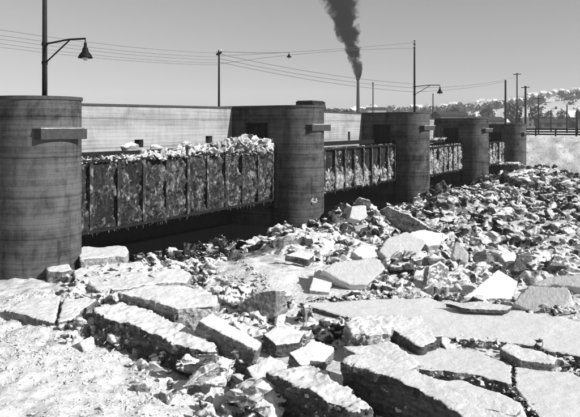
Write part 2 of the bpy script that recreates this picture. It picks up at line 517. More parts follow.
def pier_mesh():
    bm = bmesh.new()
    prof = [(BACK, R), (BACK, -R)] + [(R*math.sin(a), -R*math.cos(a)) for a in [math.pi*k/40 for k in range(41)]]
    lv = [-12.0, -0.12]
    rings = []
    for z in lv:
        rings.append([bm.verts.new((x, y, z)) for x, y in prof])
    n = len(prof)
    for k in range(n):
        bm.faces.new((rings[0][k], rings[0][(k+1) % n], rings[1][(k+1) % n], rings[1][k]))
    bm.faces.new(rings[1]); bm.faces.new(rings[0][::-1])
    bmesh.ops.recalc_face_normals(bm, faces=bm.faces)
    me = bpy.data.meshes.new('pier_body'); bm.to_mesh(me); bm.free()
    o = link('pier_body_tmp', me)
    c = MB().box(-2.9, -1.25, -R-0.5, -R+0.55, -2.62, -1.03).build('cut', None)
    # gate slot
    c2 = MB().box(-1.12, -0.78, -R-0.5, -R+0.3, -12.5, -2.3).build('cut2', None)
    for k in (c, c2):
        m = o.modifiers.new('b', 'BOOLEAN'); m.operation = 'DIFFERENCE'; m.solver = 'EXACT'; m.object = k
    me = bake(o)
    bpy.data.objects.remove(o); bpy.data.objects.remove(c); bpy.data.objects.remove(c2)
    fl = np.zeros(len(me.polygons), dtype=bool)
    nrm = np.zeros(len(me.polygons)*3); me.polygons.foreach_get('normal', nrm); nrm = nrm.reshape(-1, 3)
    cen = np.zeros(len(me.polygons)*3); me.polygons.foreach_get('center', cen); cen = cen.reshape(-1, 3)
    fl = (np.abs(nrm[:, 2]) < 0.1) & (cen[:, 0] > 0.0)
    me.polygons.foreach_set('use_smooth', np.ones(len(fl), bool)); me.set_sharp_from_angle(angle=math.radians(25))
    me.name = 'pier_body'
    return me
PIER_ME = pier_mesh()
capb = MB()
prof = [(BACK-0.03, R+0.05), (BACK-0.03, -R-0.05)] + [((R+0.05)*math.sin(a), -(R+0.05)*math.cos(a)) for a in [math.pi*k/40 for k in range(41)]]
k = len(prof)
capb.v = [(x, y, -0.118) for x, y in prof] + [(x, y, 0.0) for x, y in prof]
capb.f = [tuple(range(k))[::-1], tuple(range(k, 2*k))] + [(i, (i+1) % k, k+(i+1) % k, k+i) for i in range(k)]
pier_labels = ['nearest rounded concrete pier at the left edge with the tall lamp post',
               'second rounded concrete pier, beside the gate heaped with snow',
               'third rounded concrete pier carrying a lamp post with bracket',
               'fourth rounded concrete pier, second from the far bank',
               'farthest and smallest rounded concrete pier next to the snowy far bank']
PIERS = []
for i in range(5):
    p = empty('dam_pier', dam(PT[i], 0, PTOP[i]), DAMROT)
    tag(p, pier_labels[i], 'pier', 'piers of the river dam')
    link('pier_body', PIER_ME, M['pier'], p)
    if i == 0:
        cap0 = capb.build('cap_slab', M['cap'], p)
    else:
        link('cap_slab', cap0.data, M['cap'], p)
    lb = MB().hexa([(0.9,-1.0,-1.5),(1.5,-1.0,-1.5),(1.8,0.7,-1.5),(0.9,0.7,-1.5),(0.9,-1.0,-1.14),(1.5,-1.0,-1.14),(1.8,0.7,-1.14),(0.9,0.7,-1.14)]).build('ledge', M['ledge'], p, bevel=0.015)
    MB().hexa([(0.9,-1.03,-1.138),(1.53,-1.03,-1.138),(1.83,0.73,-1.138),(0.9,0.73,-1.138),(0.9,-1.03,-1.09),(1.53,-1.03,-1.09),(1.83,0.73,-1.09),(0.9,0.73,-1.09)]).build('ledge_snow', M['ice_w'], lb)
    # frame round the machinery opening
    fr = MB()
    fr.box(-3.0, -1.15, -R-0.05, -R+0.1, -1.026, -0.92)
    fr.build('opening_lintel', M['cap'], p)
    d = MB().box(-2.86, -1.29, -R+0.30, -R+0.36, -2.6, -1.05)
    dd = d.build('opening_door', M['steel'], p)
    for q in (-2.5, -2.08, -1.65):
        MB().box(q-0.03, q+0.03, -R+0.26, -R+0.297, -2.6, -1.05).build('door_bar', M['iron'], dd)
    PIERS.append(p)

# --- walls between the piers (parapet of the gangway behind the gates)
WN = -3.89
wall_labels = ['long pale board-marked concrete wall with two small openings, between the two nearest piers',
               'pale concrete wall with one small opening between second and third pier',
               'concrete wall above the third gate, mostly hidden by the third pier',
               'concrete wall above the farthest gate, mostly hidden by the fourth pier']
def wall_t(px, i):
    """t along the dam where the ray through column px meets the wall plane"""
    k = (px-290)/F
    o = C1 + NR*WN
    return (k*o.y - o.x)/(U.x - k*U.y)
openings = [[(139, 143.5, 0.62, 0.40), (209, 139.5, 0.62, 0.42)], [(349, 136, 0.42, 0.72)], [], []]
for i in range(4):
    root = empty('gangway_wall', dam(PT[i]+R, WN, 0), DAMROT)
    tag(root, wall_labels[i], 'wall', 'walls between the piers')
    L = SPAN-2*R
    z0t, z1t = PTOP[i]-0.13, PTOP[i+1]-0.14
    def top(y): return z0t+(z1t-z0t)*y/L
    # columns: solid boxes split at the openings
    cuts = []
    for (px, py, w, h) in openings[i]:
        t = wall_t(px, i)-PT[i]-R
        Y = dam(PT[i]+R+t, WN, 0).y
        zc = EYE-(py-HOR)/F*Y
        cuts.append((t-w/2, t+w/2, zc-h/2, zc+h/2))
    wb = MB(); y = 0.0
    def col(y0, y1, za, zb0, zb1):
        wb.hexa([(-0.4,y0,za),(0,y0,za),(0,y1,za),(-0.4,y1,za),(-0.4,y0,zb0),(0,y0,zb0),(0,y1,zb1),(-0.4,y1,zb1)])
    for (a0, a1, h0, h1) in cuts:
        col(y, a0, 3.3, top(y), top(a0))
        col(a0, a1, 3.3, h0, h0); col(a0, a1, h1, top(a0), top(a1))
        y = a1
    col(y, L, 3.3, top(y), top(L))
    wo_ = wb.build('wall', M['wall'], root)
    MB().box(-0.42, 0.03, 0, L, -6, 3.297).build('void_backing', M['dim'], root)  # closing wall added to keep upstream light out; colour darkened to blacken the void
    for (a0, a1, h0, h1) in cuts:
        MB().box(-0.36, -0.30, a0, a1, h0, h1).build('opening_shutter', M['iron'], root)
    cp = MB().hexa([(-0.5,0,top(0)+.002),(0.07,0,top(0)+.002),(0.07,L,top(L)+.002),(-0.5,L,top(L)+.002),
                    (-0.5,0,top(0)+.1),(0.07,0,top(0)+.1),(0.07,L,top(L)+.1),(-0.5,L,top(L)+.1)])
    cp.build('coping', M['cap'], root)
    # service beam in front of the wall
    zb = 4.08 if i < 2 else 3.75
    sb = MB().box(0.9, 1.3, 0.02, L-0.02, zb-0.3, zb).build('service_beam', M['steel'], root)

# bridge deck behind the walls
dk = MB()
for i in range(4):
    z = min(PTOP[i], PTOP[i+1])-1.15
    dk.box(BACK, WN-0.42, PT[i]+R, PT[i+1]-R, z-0.5, z)
dko = dk.build('bridge_deck', M['cap']); dko.location = (C1.x, C1.y, 0); dko.rotation_euler = (0, 0, DAMROT)
tag(dko, kind='structure')

# --- gates
GN = -0.87
GZ = [(0.88, 3.86), (0.78, 3.70), (0.58, 3.24), (0.5, 3.22)]
gate_labels = ['nearest ribbed steel gate, ice-streaked, heaped with snow at its far end',
               'second ribbed steel gate with white frozen spray on its lower half',
               'third steel gate thickly crusted with ice between third and fourth pier',
               'farthest steel gate, mostly hidden behind the fourth pier']
GATES = []
for i in range(4):
    z0, z1 = GZ[i]; L = SPAN-2*R
    g = empty('sluice_gate', dam(PT[i]+R, GN, z0), DAMROT)
    tag(g, gate_labels[i], 'gate', 'gates of the river dam')
    h = z1-z0
    MB().box(-0.5, -0.1, 0.04, L-0.04, 0.1, h-0.1).build('skin_plate', M['gate'], g)
    MB().box(-0.55, 0.14, 0.03, L-0.03, h-0.099, h).build('top_beam', M['steel'], g)
    MB().box(-0.5, 0.10, 0.03, L-0.03, -0.02, 0.099).build('bottom_beam', M['steel'], g)
    MB().box(-0.099, -0.02, 0.05, L-0.05, 0.32, 0.40).build('lower_stringer', M['gate'], g)
    nb = 10
    rib_me = None
    for q in range(nb+1):
        y = 0.12+(L-0.24)*q/nb
        if rib_me is None:
            rb = MB()
            rb.box(-0.098, 0.08, -0.025, 0.025, 0.1, h-0.1).box(0.081, 0.11, -0.085, 0.085, 0.1, h-0.1)
            r = rb.build('rib', M['crust_d'], g); rib_me = r.data
        else:
            r = link('rib', rib_me, M['gate'], g)
        r.location = (0, y, 0)
        # tapering foot bracket of the rib
        fb = MB(); fb.hexa([(-0.097,-.02,.10),(0.0795,-.02,.10),(0.0795,.02,.10),(-0.097,.02,.10),(-0.097,-.02,-.2),(-.02,-.02,-.2),(-.02,.02,-.2),(-0.097,.02,-.2)])
    # edge seals at both ends
    for y in (0.0, L-0.03):
        MB().box(-0.52, 0.16, y, y+0.028, 0.0, h-0.001).build('end_plate', M['steel'], g)
    GATES.append(g)
#@@PART2
# ================================================================== ICE
def finish_ice(o, seed, amp_side, amp_top, n, vox, lump=0.0):
    """tessellate evenly and roughen: strong on broken sides, gentle on the top"""
    m = o.modifiers.new('r', 'REMESH'); m.mode = 'VOXEL'; m.voxel_size = vox; m.adaptivity = 0.0
    me = bake(o)
    k = len(me.vertices)
    co = np.zeros(k*3); me.vertices.foreach_get('co', co); co = co.reshape(-1, 3)
    no = np.zeros(k*3); me.vertices.foreach_get('normal', no); no = no.reshape(-1, 3)
    up = np.clip(np.abs(no @ np.array(n)), 0, 1)**2
    d1 = vnoise(co, 1.6, 2, seed); d2 = vnoise(co, 5.0, 3, seed+3); d3 = vnoise(co, 15.0, 3, seed+6)
    ridg = 1-2*np.abs(vnoise(co*np.array([1, 1, 1.6]), 2.4, 3, seed+9))
    w = np.array(n)
    st = np.floor(d1*3+co@w*5)/3; st = (st*7.31) % 1.0
    step = np.floor((d2*.7+d1)*3.0)/3.0
    side = amp_side*(0.35*d1+0.7*step+0.55*(st-.5)+0.4*ridg+0.35*d3)
    tp = amp_top*(0.9*d1+0.5*d2+0.4*d3) + lump*0.6*np.maximum(vnoise(co, 2.3, 4, seed+5), -0.3) + lump*0.55*np.maximum(vnoise(co, 7.0, 4, seed+7), 0)
    co = co + no*(side*(1-up)+tp*up)[:, None]
    me.vertices.foreach_set('co', co.astype(np.float32).ravel())
    me.polygons.foreach_set('use_smooth', np.ones(len(me.polygons), dtype=bool))
    me.update()
    return me

SEED = [0]
def sub_hull(bm, c, r, rr, sq=(1, 1, 1)):
    q = Matrix.Rotation(rr.uniform(0, 6.28), 3, Vector((rr.gauss(0, .5), rr.gauss(0, .5), 1)).normalized())
    b2 = bmesh.new()
    for _ in range(11):
        v = q @ Vector((rr.uniform(-1, 1)*1.2, rr.uniform(-1, 1)*.9, rr.uniform(-1, 1)*.7))
        b2.verts.new(c+Vector((v.x*r*sq[0], v.y*r*sq[1], v.z*r*sq[2])))
    bmesh.ops.convex_hull(b2, input=b2.verts)
    bmesh.ops.delete(b2, geom=[g for g in b2.verts if not g.link_faces], context='VERTS')
    bmesh.ops.recalc_face_normals(b2, faces=b2.faces)
    t = bpy.data.meshes.new('t'); b2.to_mesh(t); b2.free(); bm.from_mesh(t); bpy.data.meshes.remove(t)
def jag(poly, amt):
    """break straight outline edges into uneven ones (pixels)"""
    out = []
    for i, (x, y) in enumerate(poly):
        x2, y2 = poly[(i+1) % len(poly)]
        out.append((x, y))
        L = math.hypot(x2-x, y2-y)
        k = int(L // 13)
        for q in range(1, k+1):
            f = q/(k+1)
            nx_, ny_ = (y2-y)/max(L, 1e-6), -(x2-x)/max(L, 1e-6)
            o = random.uniform(-1, 1)*amt*L*0.05
            out.append((x+(x2-x)*f+nx_*o, y+(y2-y)*f+ny_*o*0.5))
    return out

def slab(label, poly, z, n=(0, 0, 1), thick=0.4, mat='ice_g', group=None, amp=0.05, top=0.015, lump=0.0, vox=None, cat='ice slab', name='ice_slab', jagged=1.0, bits=1.0):
    """a plate of ice whose visible face has this outline; z = height of the face's middle"""
    SEED[0] += 1
    n = Vector(n).normalized()
    cx = sum(p[0] for p in poly)/len(poly); cy = sum(p[1] for p in poly)/len(poly)
    P0 = at_z(cx, cy, z)
    C = Vector((0, 0, EYE))
    pts = []
    for (x, y) in jag(poly, jagged):
        r = ray(x, y)
        s = n.dot(P0-C)/n.dot(r)
        pts.append(C+r*s)
    c = sum(pts, Vector())/len(pts)
    base = Vector((c.x, c.y, c.z-thick))
    bm = bmesh.new()
    tv = [bm.verts.new(p-base) for p in pts]
    low = [bm.verts.new((p-base)*1.0 - n*thick*random.uniform(0.9, 1.1) + (c-p)*random.uniform(-0.03, 0.08)) for p in pts]
    bm.faces.new(tv); bm.faces.new(low[::-1])
    for i in range(len(pts)):
        j = (i+1) % len(pts)
        bm.faces.new((tv[i], low[i], low[j], tv[j]))
    bmesh.ops.recalc_face_normals(bm, faces=bm.faces)
    bmesh.ops.triangulate(bm, faces=bm.faces)
    # broken bits frozen to the sides
    rr = random.Random(SEED[0]*7+1)
    for _ in range(int(bits*len(pts)*1.6)):
        i = rr.randrange(len(pts)); f = rr.random()
        e = (pts[i].lerp(pts[(i+1) % len(pts)], f)-base)
        inw = (c-base-e); inw.normalize()
        cpt = e + inw*thick*rr.uniform(.02, .2) - n*thick*rr.uniform(.45, 1.0)
        sub_hull(bm, cpt, thick*rr.uniform(.1, .27), rr)
    me = bpy.data.meshes.new(name); bm.to_mesh(me); bm.free()
    o = link(name, me, M[mat]); o.location = base
    Y = c.y
    vx = vox or max(0.028, min(thick/5, 0.0019*Y))
    me = finish_ice(o, SEED[0], amp, top, n, vx, lump)
    if len(me.materials) == 0: me.materials.append(M[mat])
    tag(o, label, cat, group)
    return o

def boulder(label, px0, px1, py_top, py_base, mat='ice_g', group=None, amp=0.06, depth=0.9, seed=None, zg=None, flat=0.0, lump=0.03, name='ice_block', cat='ice block', n_pts=9):
    """a lump of ice standing on the snow, fitted to a box in the picture"""
    SEED[0] += 1
    cx = (px0+px1)/2
    z = -0.3 if zg is None else zg
    for _ in range(4):
        p = at_z(cx, py_base, z)
        if zg is None: z = gz(p.x, p.y)
    p = at_z(cx, py_base, z)
    w = (px1-px0)/F*p.y; h = (py_base-py_top)/F*p.y*1.02
    d = w*depth
    rr = random.Random(seed if seed is not None else SEED[0]*13)
    bm = bmesh.new()
    sub_hull(bm, Vector((0, 0, h*.3)), .5, rr, (w*.8, d*.8, h*.9))
    for q in range(n_pts):
        a = rr.uniform(0, 6.28); k = rr.uniform(.2, .36); zf = rr.uniform(0.0, .8)
        rad = (1-k)*math.sqrt(max(.05, 1-zf*zf))*rr.uniform(.75, 1.0)
        sub_hull(bm, Vector((rad*math.cos(a)*w/2, rad*math.sin(a)*d/2, zf*h*(1-.25*k))), k*.5, rr, (w*1.05, d*1.05, max(h, .5*w)*1.0))
    sub_hull(bm, Vector((rr.uniform(-.15, .15)*w, 0, h*.72)), .26, rr, (w, d, h))
    me = bpy.data.meshes.new(name); bm.to_mesh(me); bm.free()
    o = link(name, me, M[mat]); o.location = (p.x, p.y+d*0.35, z)
    me = finish_ice(o, SEED[0], amp, amp*0.5, (0, 0, 1), max(0.026, min(h/7, 0.0019*p.y)), lump)
    if len(me.materials) == 0: me.materials.append(M[mat])
    tag(o, label, cat, group)
    return o

# ---- plates and blocks seen in the photograph, left to right, back to front
slab('snowy rectangular ice block lying on top of the pile beside the nearest pier', [(76,251),(83,247),(125,246),(129,251),(126,256),(80,259)], 0.62, (0,-.05,1), 0.4, 'ice_w', amp=.03, lump=.03, cat='ice block', name='ice_block')
slab('small snow-topped ice block at the foot of the nearest pier', [(45,266),(52,262),(69,264),(72,269),(61,272),(48,271)], 0.42, (0,-.05,1), 0.5, 'ice_g', amp=.03, lump=.03, cat='ice block', name='ice_block')
slab('flat snowy ice slab under the rectangular block near the pier', [(73,270),(98,264),(140,262),(146,270),(112,284),(77,287)], 0.28, (.02,-.02,1), 0.5, 'ice_w', amp=.05, lump=.05)
slab('narrow snowy ice slab between the pier pile and the big thick slab', [(88,283),(122,272),(168,272),(172,280),(130,288),(100,292)], 0.34, (0,-.03,1), 0.6, 'ice_w', amp=.05, lump=.05)
slab('low cracked ice slab at the left edge with dark front face', [(4,310),(24,299),(61,296),(58,309),(55,323),(30,317)], 0.42, (0,-.04,1), 0.42, 'ice_g', amp=.03, lump=.03)
slab('slab piece right of the dark crack, beside the low left slab', [(58,323),(60,311),(63,297),(97,299),(82,310),(72,319)], 0.42, (.03,-.04,1), 0.5, 'ice_g', amp=.04, lump=.04)
slab('largest thick snow-topped ice slab in the left foreground', [(118,292),(152,284),(206,289),(218,298),(216,306),(178,309),(150,299)], 0.92, (.04,-.1,1), 0.62, 'ice_w', amp=.07, top=.02, lump=.02)
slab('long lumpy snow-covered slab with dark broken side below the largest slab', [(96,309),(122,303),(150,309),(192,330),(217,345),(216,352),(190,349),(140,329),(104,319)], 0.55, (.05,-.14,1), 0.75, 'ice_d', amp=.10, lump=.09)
slab('cube-like ice block with dark left face and clear grey front', [(199,321),(212,313),(262,343),(256,350),(219,331)], 0.62, (.22,-.18,1), 0.72, 'ice_g', amp=.04, cat='ice block', name='ice_block', jagged=.5)
slab('pointed upright ice block with dark rough face and bright right edge', [(237,306),(261,291),(277,290),(275,320),(250,315)], 0.12, (-.45,-.85,.3), 0.7, 'ice_g', amp=.035, jagged=.4, cat='ice block', name='ice_block')
slab('large tilted slab with smooth pale face in the middle of the field', [(321,270),(335,262),(378,258),(385,268),(367,286),(349,284)], 0.25, (.25,-.8,.75), 0.5, 'ice_s', amp=.04, top=.004, jagged=.5)
slab('thin flat plate leaning out left of the large pale tilted slab', [(309,290),(316,267),(334,278),(330,293)], -0.05, (.1,-.35,1), 0.2, 'ice_g', amp=.03)
slab('wedge of ice behind the large pale tilted slab', [(352,252),(361,244),(374,246),(379,257),(364,260)], 0.25, (.2,-.7,.7), 0.4, 'ice_w', amp=.04)
slab('broad grey slab face standing right of the middle, near the third pier', [(379,251),(386,239),(407,232),(426,241),(418,258),(390,262)], 0.2, (.2,-.85,.6), 0.45, 'ice_s', amp=.04, top=.006, jagged=.5)
slab('snowy plate lying against the back of the broad grey slab', [(408,233),(424,229),(444,233),(440,244),(428,246)], 0.1, (.2,-.3,1), 0.3, 'ice_w', amp=.04)
slab('white triangular slab propped on the big smooth sheet', [(463,297),(498,270),(518,281),(513,299)], -0.12, (.25,-.4,1), 0.35, 'ice_w', amp=.03, top=.006, jagged=.4)
slab('tilted grey smooth slab with rough crumbly end at the right', [(514,303),(530,285),(567,287),(572,298),(554,321)], -0.05, (-.2,-.7,.75), 0.5, 'ice_s', amp=.05, top=.004, jagged=.4)
slab('flat grey slab at the right edge behind the tilted smooth slab', [(530,284),(546,277),(584,273),(590,289),(570,286)], -0.02, (-.1,-.5,.85), 0.35, 'ice_s', amp=.04, top=.006)
slab('narrow upright ice fang left of the triangular slab', [(451,256),(455,241),(460,242),(469,254),(468,263),(456,262)], 0.05, (-.1,-.9,.45), 0.5, 'ice_s', amp=.03, cat='ice block', name='ice_block')
slab('pale squarish block standing below the broad grey slab', [(426,286),(428,266),(440,260),(450,268),(448,286)], 0.0, (.15,-.9,.45), 0.5, 'ice_w', amp=.04, cat='ice block', name='ice_block')
slab('grey five-sided block standing right of the triangular slab', [(510,270),(518,254),(531,251),(534,267),(524,276)], 0.0, (-.3,-.9,.35), 0.5, 'ice_g', amp=.03, cat='ice block', name='ice_block')
slab('small bright plate beside the grey five-sided block', [(500,255),(514,251),(519,261),(508,266)], 0.0, (.25,-.4,1), 0.25, 'ice_w', amp=.03)
slab('grey leaning block near the right edge above the flat grey slab', [(549,266),(555,254),(569,256),(573,267)], 0.0, (0,-.8,.5), 0.5, 'ice_g', amp=.04, cat='ice block', name='ice_block')
slab('long dark layered slab tipped up in front of the third pier', [(379,210),(388,205),(410,214),(431,228),(428,236),(400,230)], 0.5, (-.35,-.8,.45), 0.5, 'ice_d', amp=.07)
slab('bright square block on the crest between second and third pier', [(349,218),(352,206),(366,205),(368,216),(360,221)], 0.75, (.35,-.8,.5), 0.6, 'ice_s', amp=.03, cat='ice block', name='ice_block')
slab('dark slab tipped up behind the bright square block on the crest', [(351,205),(359,196),(370,200),(367,207)], 0.85, (-.3,-.8,.5), 0.5, 'ice_d', amp=.03)
slab('narrow grey block leaning left of the bright square block on the crest', [(341,216),(346,202),(351,206),(350,220)], 0.75, (-.4,-.8,.4), 0.5, 'ice_g', amp=.03, cat='ice block', name='ice_block')
slab('thin dark-sided plate on the slope below the second pier', [(284,255),(300,249),(315,255),(309,260)], 0.35, (.1,-.3,1), 0.28, 'ice_d', amp=.04)
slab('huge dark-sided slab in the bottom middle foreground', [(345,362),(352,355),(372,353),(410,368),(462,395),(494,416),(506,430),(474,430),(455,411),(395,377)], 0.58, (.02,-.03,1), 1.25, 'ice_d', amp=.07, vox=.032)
slab('snowy plate resting behind the huge dark-sided slab', [(342,346),(390,341),(420,364),(404,373),(380,363),(354,353)], 0.36, (.02,-.02,1), 0.4, 'ice_w', amp=.04, top=.02)
slab('flat-topped slab with dark undercut side right of the rounded lump', [(378,314),(420,316),(437,339),(420,347),(400,334)], 0.1, (.03,-.1,1), 0.5, 'ice_d', amp=.06, lump=.03)
slab('low slab with black broken front at bottom centre', [(268,372),(310,364),(345,389),(372,407),(352,412),(300,387)], 0.3, (.03,-.08,1), 0.9, 'ice_d', amp=.1, lump=.08)
slab('big smooth white ice sheet across the right foreground', [(296,302),(360,300),(420,297),(512,310),(580,321),(660,335),(660,376),(566,353),(500,341),(430,336),(340,316)], -0.26, (0,0,1), 0.4, 'sheet', amp=.06, top=.012, vox=.06, jagged=.6)
slab('low grey-fronted block in the crack of the smooth sheets', [(500,348),(508,344),(540,351),(557,358),(553,364),(520,360)], -0.02, (.02,-.04,1), 0.35, 'ice_g', amp=.05)
slab('middle smooth ice sheet below the big white sheet', [(398,346),(470,349),(512,365),(512,384),(465,373),(418,369)], -0.2, (0,0,1), 0.35, 'sheet', amp=.05, top=.015, vox=.05)
slab('smooth sheet in the bottom right corner beyond the crumbly crack', [(515,367),(560,371),(660,397),(660,500),(560,445),(530,407),(515,386)], -0.22, (0,0,1), 0.35, 'sheet', amp=.05, top=.015, vox=.05)
slab('narrow cracked sheet at the bottom right with thin dark gaps', [(416,376),(468,380),(520,402),(528,420),(508,450),(455,412),(430,386)], -0.15, (.02,0,1), 0.35, 'sheet', amp=.05, top=.012, vox=.045)
slab('thin overhanging ledge plate on the far edge of the big white sheet', [(443,303),(480,301),(513,306),(508,310),(470,309)], -0.08, (0,0,1), 0.12, 'ice_d', amp=.02, vox=.03)

slab('thin tilted plate edge along the crack in the bottom right sheet', [(420,379),(470,391),(522,409),(516,416),(460,403),(424,387)], 0.0, (-.12,-.3,1), 0.14, 'ice_g', amp=.03)
slab('second thin plate edge nearest the bottom right edge', [(438,397),(500,411),(528,419),(512,428),(452,412)], 0.05, (-.1,-.3,1), 0.14, 'ice_g', amp=.03)
slab('small snowy plate behind the largest thick slab', [(148,274),(178,267),(192,274),(186,282),(160,282)], 0.36, (.05,-.1,1), 0.4, 'ice_w', amp=.04, lump=.03)
slab('grey plate leaning in the gap left of the pointed upright block', [(222,300),(226,290),(238,289),(243,300),(236,308)], 0.1, (.1,-.8,.6), 0.3, 'ice_g', amp=.03)
slab('dark-edged plate in the gap below the pointed upright block', [(262,334),(284,326),(306,332),(300,343),(276,345)], -0.1, (.15,-.15,1), 0.35, 'ice_d', amp=.05, lump=.03)
slab('tilted snowy plate left of the rounded snow-crusted lump', [(288,352),(312,340),(334,348),(326,362),(300,366)], 0.0, (.2,-.25,1), 0.35, 'ice_g', amp=.05, lump=.02)
slab('broken dark plate between the cube-like block and the black-fronted slab', [(246,368),(270,356),(290,364),(282,380),(256,384)], 0.05, (.1,-.3,1), 0.4, 'ice_d', amp=.06, lump=.04)
boulder('bright snowy lump wedged under the long lumpy slab at left', 72, 90, 316, 340, 'ice_w', seed=5)
boulder('grey lump behind the bright wedged lump in the left pile', 86, 108, 305, 326, 'ice_g', seed=6)
boulder('dark shaded lump at the lower lip of the left pile', 96, 132, 325, 348, 'ice_d', seed=7)
slab('rounded snow-crusted lump right of the middle foreground', [(346,324),(352,317),(368,314),(386,317),(395,326),(390,333),(370,336),(352,333)], 0.22, (0,-.1,1), 0.75, 'ice_w', amp=.1, top=.04, lump=.08, bits=2, cat='ice block', name='ice_block')
boulder('dark rough lump left of the rounded snow-crusted lump', 318, 348, 318, 342, 'ice_d', seed=9, amp=.09)
boulder('small ball-shaped lump on the smooth snow near the centre', 299, 317, 304, 321, 'ice_g', seed=10, amp=.03, n_pts=20, zg=-.2)
boulder('knobbly snow mound at the bottom left of centre', 158, 244, 356, 402, 'ice_w', seed=11, amp=.06, lump=.05, n_pts=16)
boulder('bright jagged snow mound at the bottom edge left of centre', 216, 294, 386, 428, 'ice_w', seed=12, amp=.06, lump=.05, n_pts=16)
boulder('small dark chunk sitting in the crumbly crack at right', 533, 548, 337, 352, 'ice_d', seed=13, amp=.03, zg=-.24)
boulder('dark rugged lump above the large pale tilted slab', 327, 353, 238, 261, 'ice_d', seed=14, amp=.08)
boulder('big snow-dusted lump left of the pale squarish block', 383, 428, 250, 278, 'ice_d', seed=15, amp=.1)
boulder('dark lump beside the grey five-sided block', 524, 552, 262, 282, 'ice_d', seed=16, amp=.07)
boulder('grey angular lump in the gap right of the pointed upright block', 296, 315, 305, 322, 'ice_d', seed=17)
boulder('snow-capped lump on the slope in front of the second pier', 262, 290, 224, 243, 'ice_w', seed=18, amp=.08)
boulder('dark mass of ice banked against the foot of the farthest pier', 498, 552, 160, 186, 'ice_d', seed=19, amp=.25, lump=.15, n_pts=16)
boulder('small bright lump on the brink of the dark water', 196, 222, 262, 276, 'ice_w', seed=20, amp=.05)
boulder('grey rounded lump at the dark water left of the pointed block', 192, 214, 271, 285, 'ice_g', seed=21, amp=.04)

# ---- rubble
def hull_proto(seed, flat):
    rr = random.Random(seed); bm = bmesh.new()
    for q in range(rr.choice((1, 2, 2, 3))):
        c = Vector((rr.uniform(-.45, .45), rr.uniform(-.4, .4), rr.uniform(-.3, .3)*flat)) if q else Vector()
        b2 = bmesh.new(); k = rr.uniform(.45, .75) if q else .9
        for _ in range(rr.choice((11, 13, 15))):
            v = Vector((rr.uniform(-1, 1), rr.uniform(-.8, .8), rr.uniform(-1, 1)*flat))
            m = max(abs(v.x), abs(v.y)/.8, abs(v.z)/flat); v = v*(k*rr.uniform(.8, 1)/max(m, .2))
            b2.verts.new(c+v)
        bmesh.ops.convex_hull(b2, input=b2.verts)
        bmesh.ops.delete(b2, geom=[g for g in b2.verts if not g.link_faces], context='VERTS')
        bmesh.ops.triangulate(b2, faces=b2.faces); bmesh.ops.recalc_face_normals(b2, faces=b2.faces)
        t = bpy.data.meshes.new('t'); b2.to_mesh(t); b2.free(); bm.from_mesh(t); bpy.data.meshes.remove(t)
    bm.verts.index_update()
    v = np.array([x.co[:] for x in bm.verts]); f = np.array([[q.index for q in x.verts] for x in bm.faces])
    bm.free(); return v, f
PROTO = [hull_proto(100+i, (0.35, 0.5, 0.7, 0.25)[i % 4]) for i in range(40)]

def rot_np(k, tilt):
    """k random rotation matrices: any heading, tilt limited"""
    a = RNG.uniform(0, 2*np.pi, k); b = RNG.normal(0, tilt, k); c = RNG.normal(0, tilt, k)
    ca, sa, cb, sb, cc, sc = np.cos(a), np.sin(a), np.cos(b), np.sin(b), np.cos(c), np.sin(c)
    Z = np.zeros((k, 3, 3)); Z[:, 0, 0] = ca; Z[:, 0, 1] = -sa; Z[:, 1, 0] = sa; Z[:, 1, 1] = ca; Z[:, 2, 2] = 1
    X = np.zeros((k, 3, 3)); X[:, 0, 0] = 1; X[:, 1, 1] = cb; X[:, 1, 2] = -sb; X[:, 2, 1] = sb; X[:, 2, 2] = cb
    Yr = np.zeros((k, 3, 3)); Yr[:, 1, 1] = 1; Yr[:, 0, 0] = cc; Yr[:, 0, 2] = sc; Yr[:, 2, 0] = -sc; Yr[:, 2, 2] = cc
    return X @ Yr @ Z

def small_proto(seed):
    rr = random.Random(seed); bm = bmesh.new()
    for _ in range(10):
        v = Vector((rr.gauss(0, 1), rr.gauss(0, 1), rr.gauss(0, 1))).normalized()*rr.uniform(.75, 1)
        bm.verts.new((v.x, v.y*.85, v.z*.7))
    bmesh.ops.convex_hull(bm, input=bm.verts)
    bmesh.ops.triangulate(bm, faces=bm.faces); bmesh.ops.recalc_face_normals(bm, faces=bm.faces)
    bm.verts.index_update()
    v = np.array([x.co[:] for x in bm.verts]); f = np.array([[q.index for q in x.verts] for x in bm.faces])
    bm.free(); return v, f
def refine(v, f, seed):
    """split every triangle in four and roughen"""
    ed = {}; vv = [tuple(p) for p in v]; out = []
    def mid(a, b):
        k = (min(a, b), max(a, b))
        if k not in ed:
            ed[k] = len(vv); vv.append(tuple((np.array(vv[a])+np.array(vv[b]))/2))
        return ed[k]
    for a, b, c in f:
        x, y, z = mid(a, b), mid(b, c), mid(c, a)
        out += [(a, x, z), (x, b, y), (z, y, c), (x, y, z)]
    vv = np.array(vv); d = np.stack([vnoise(vv, 1.9, 2, seed+q*.37) for q in range(3)], 1)
    return vv+d*0.07, np.array(out)
PROTO_S = [small_proto(900+i) for i in range(24)]
PROTO = PROTO[:22]+PROTO_S[:18]
PROTO_HI = [refine(v, f, i) for i, (v, f) in enumerate(PROTO)]
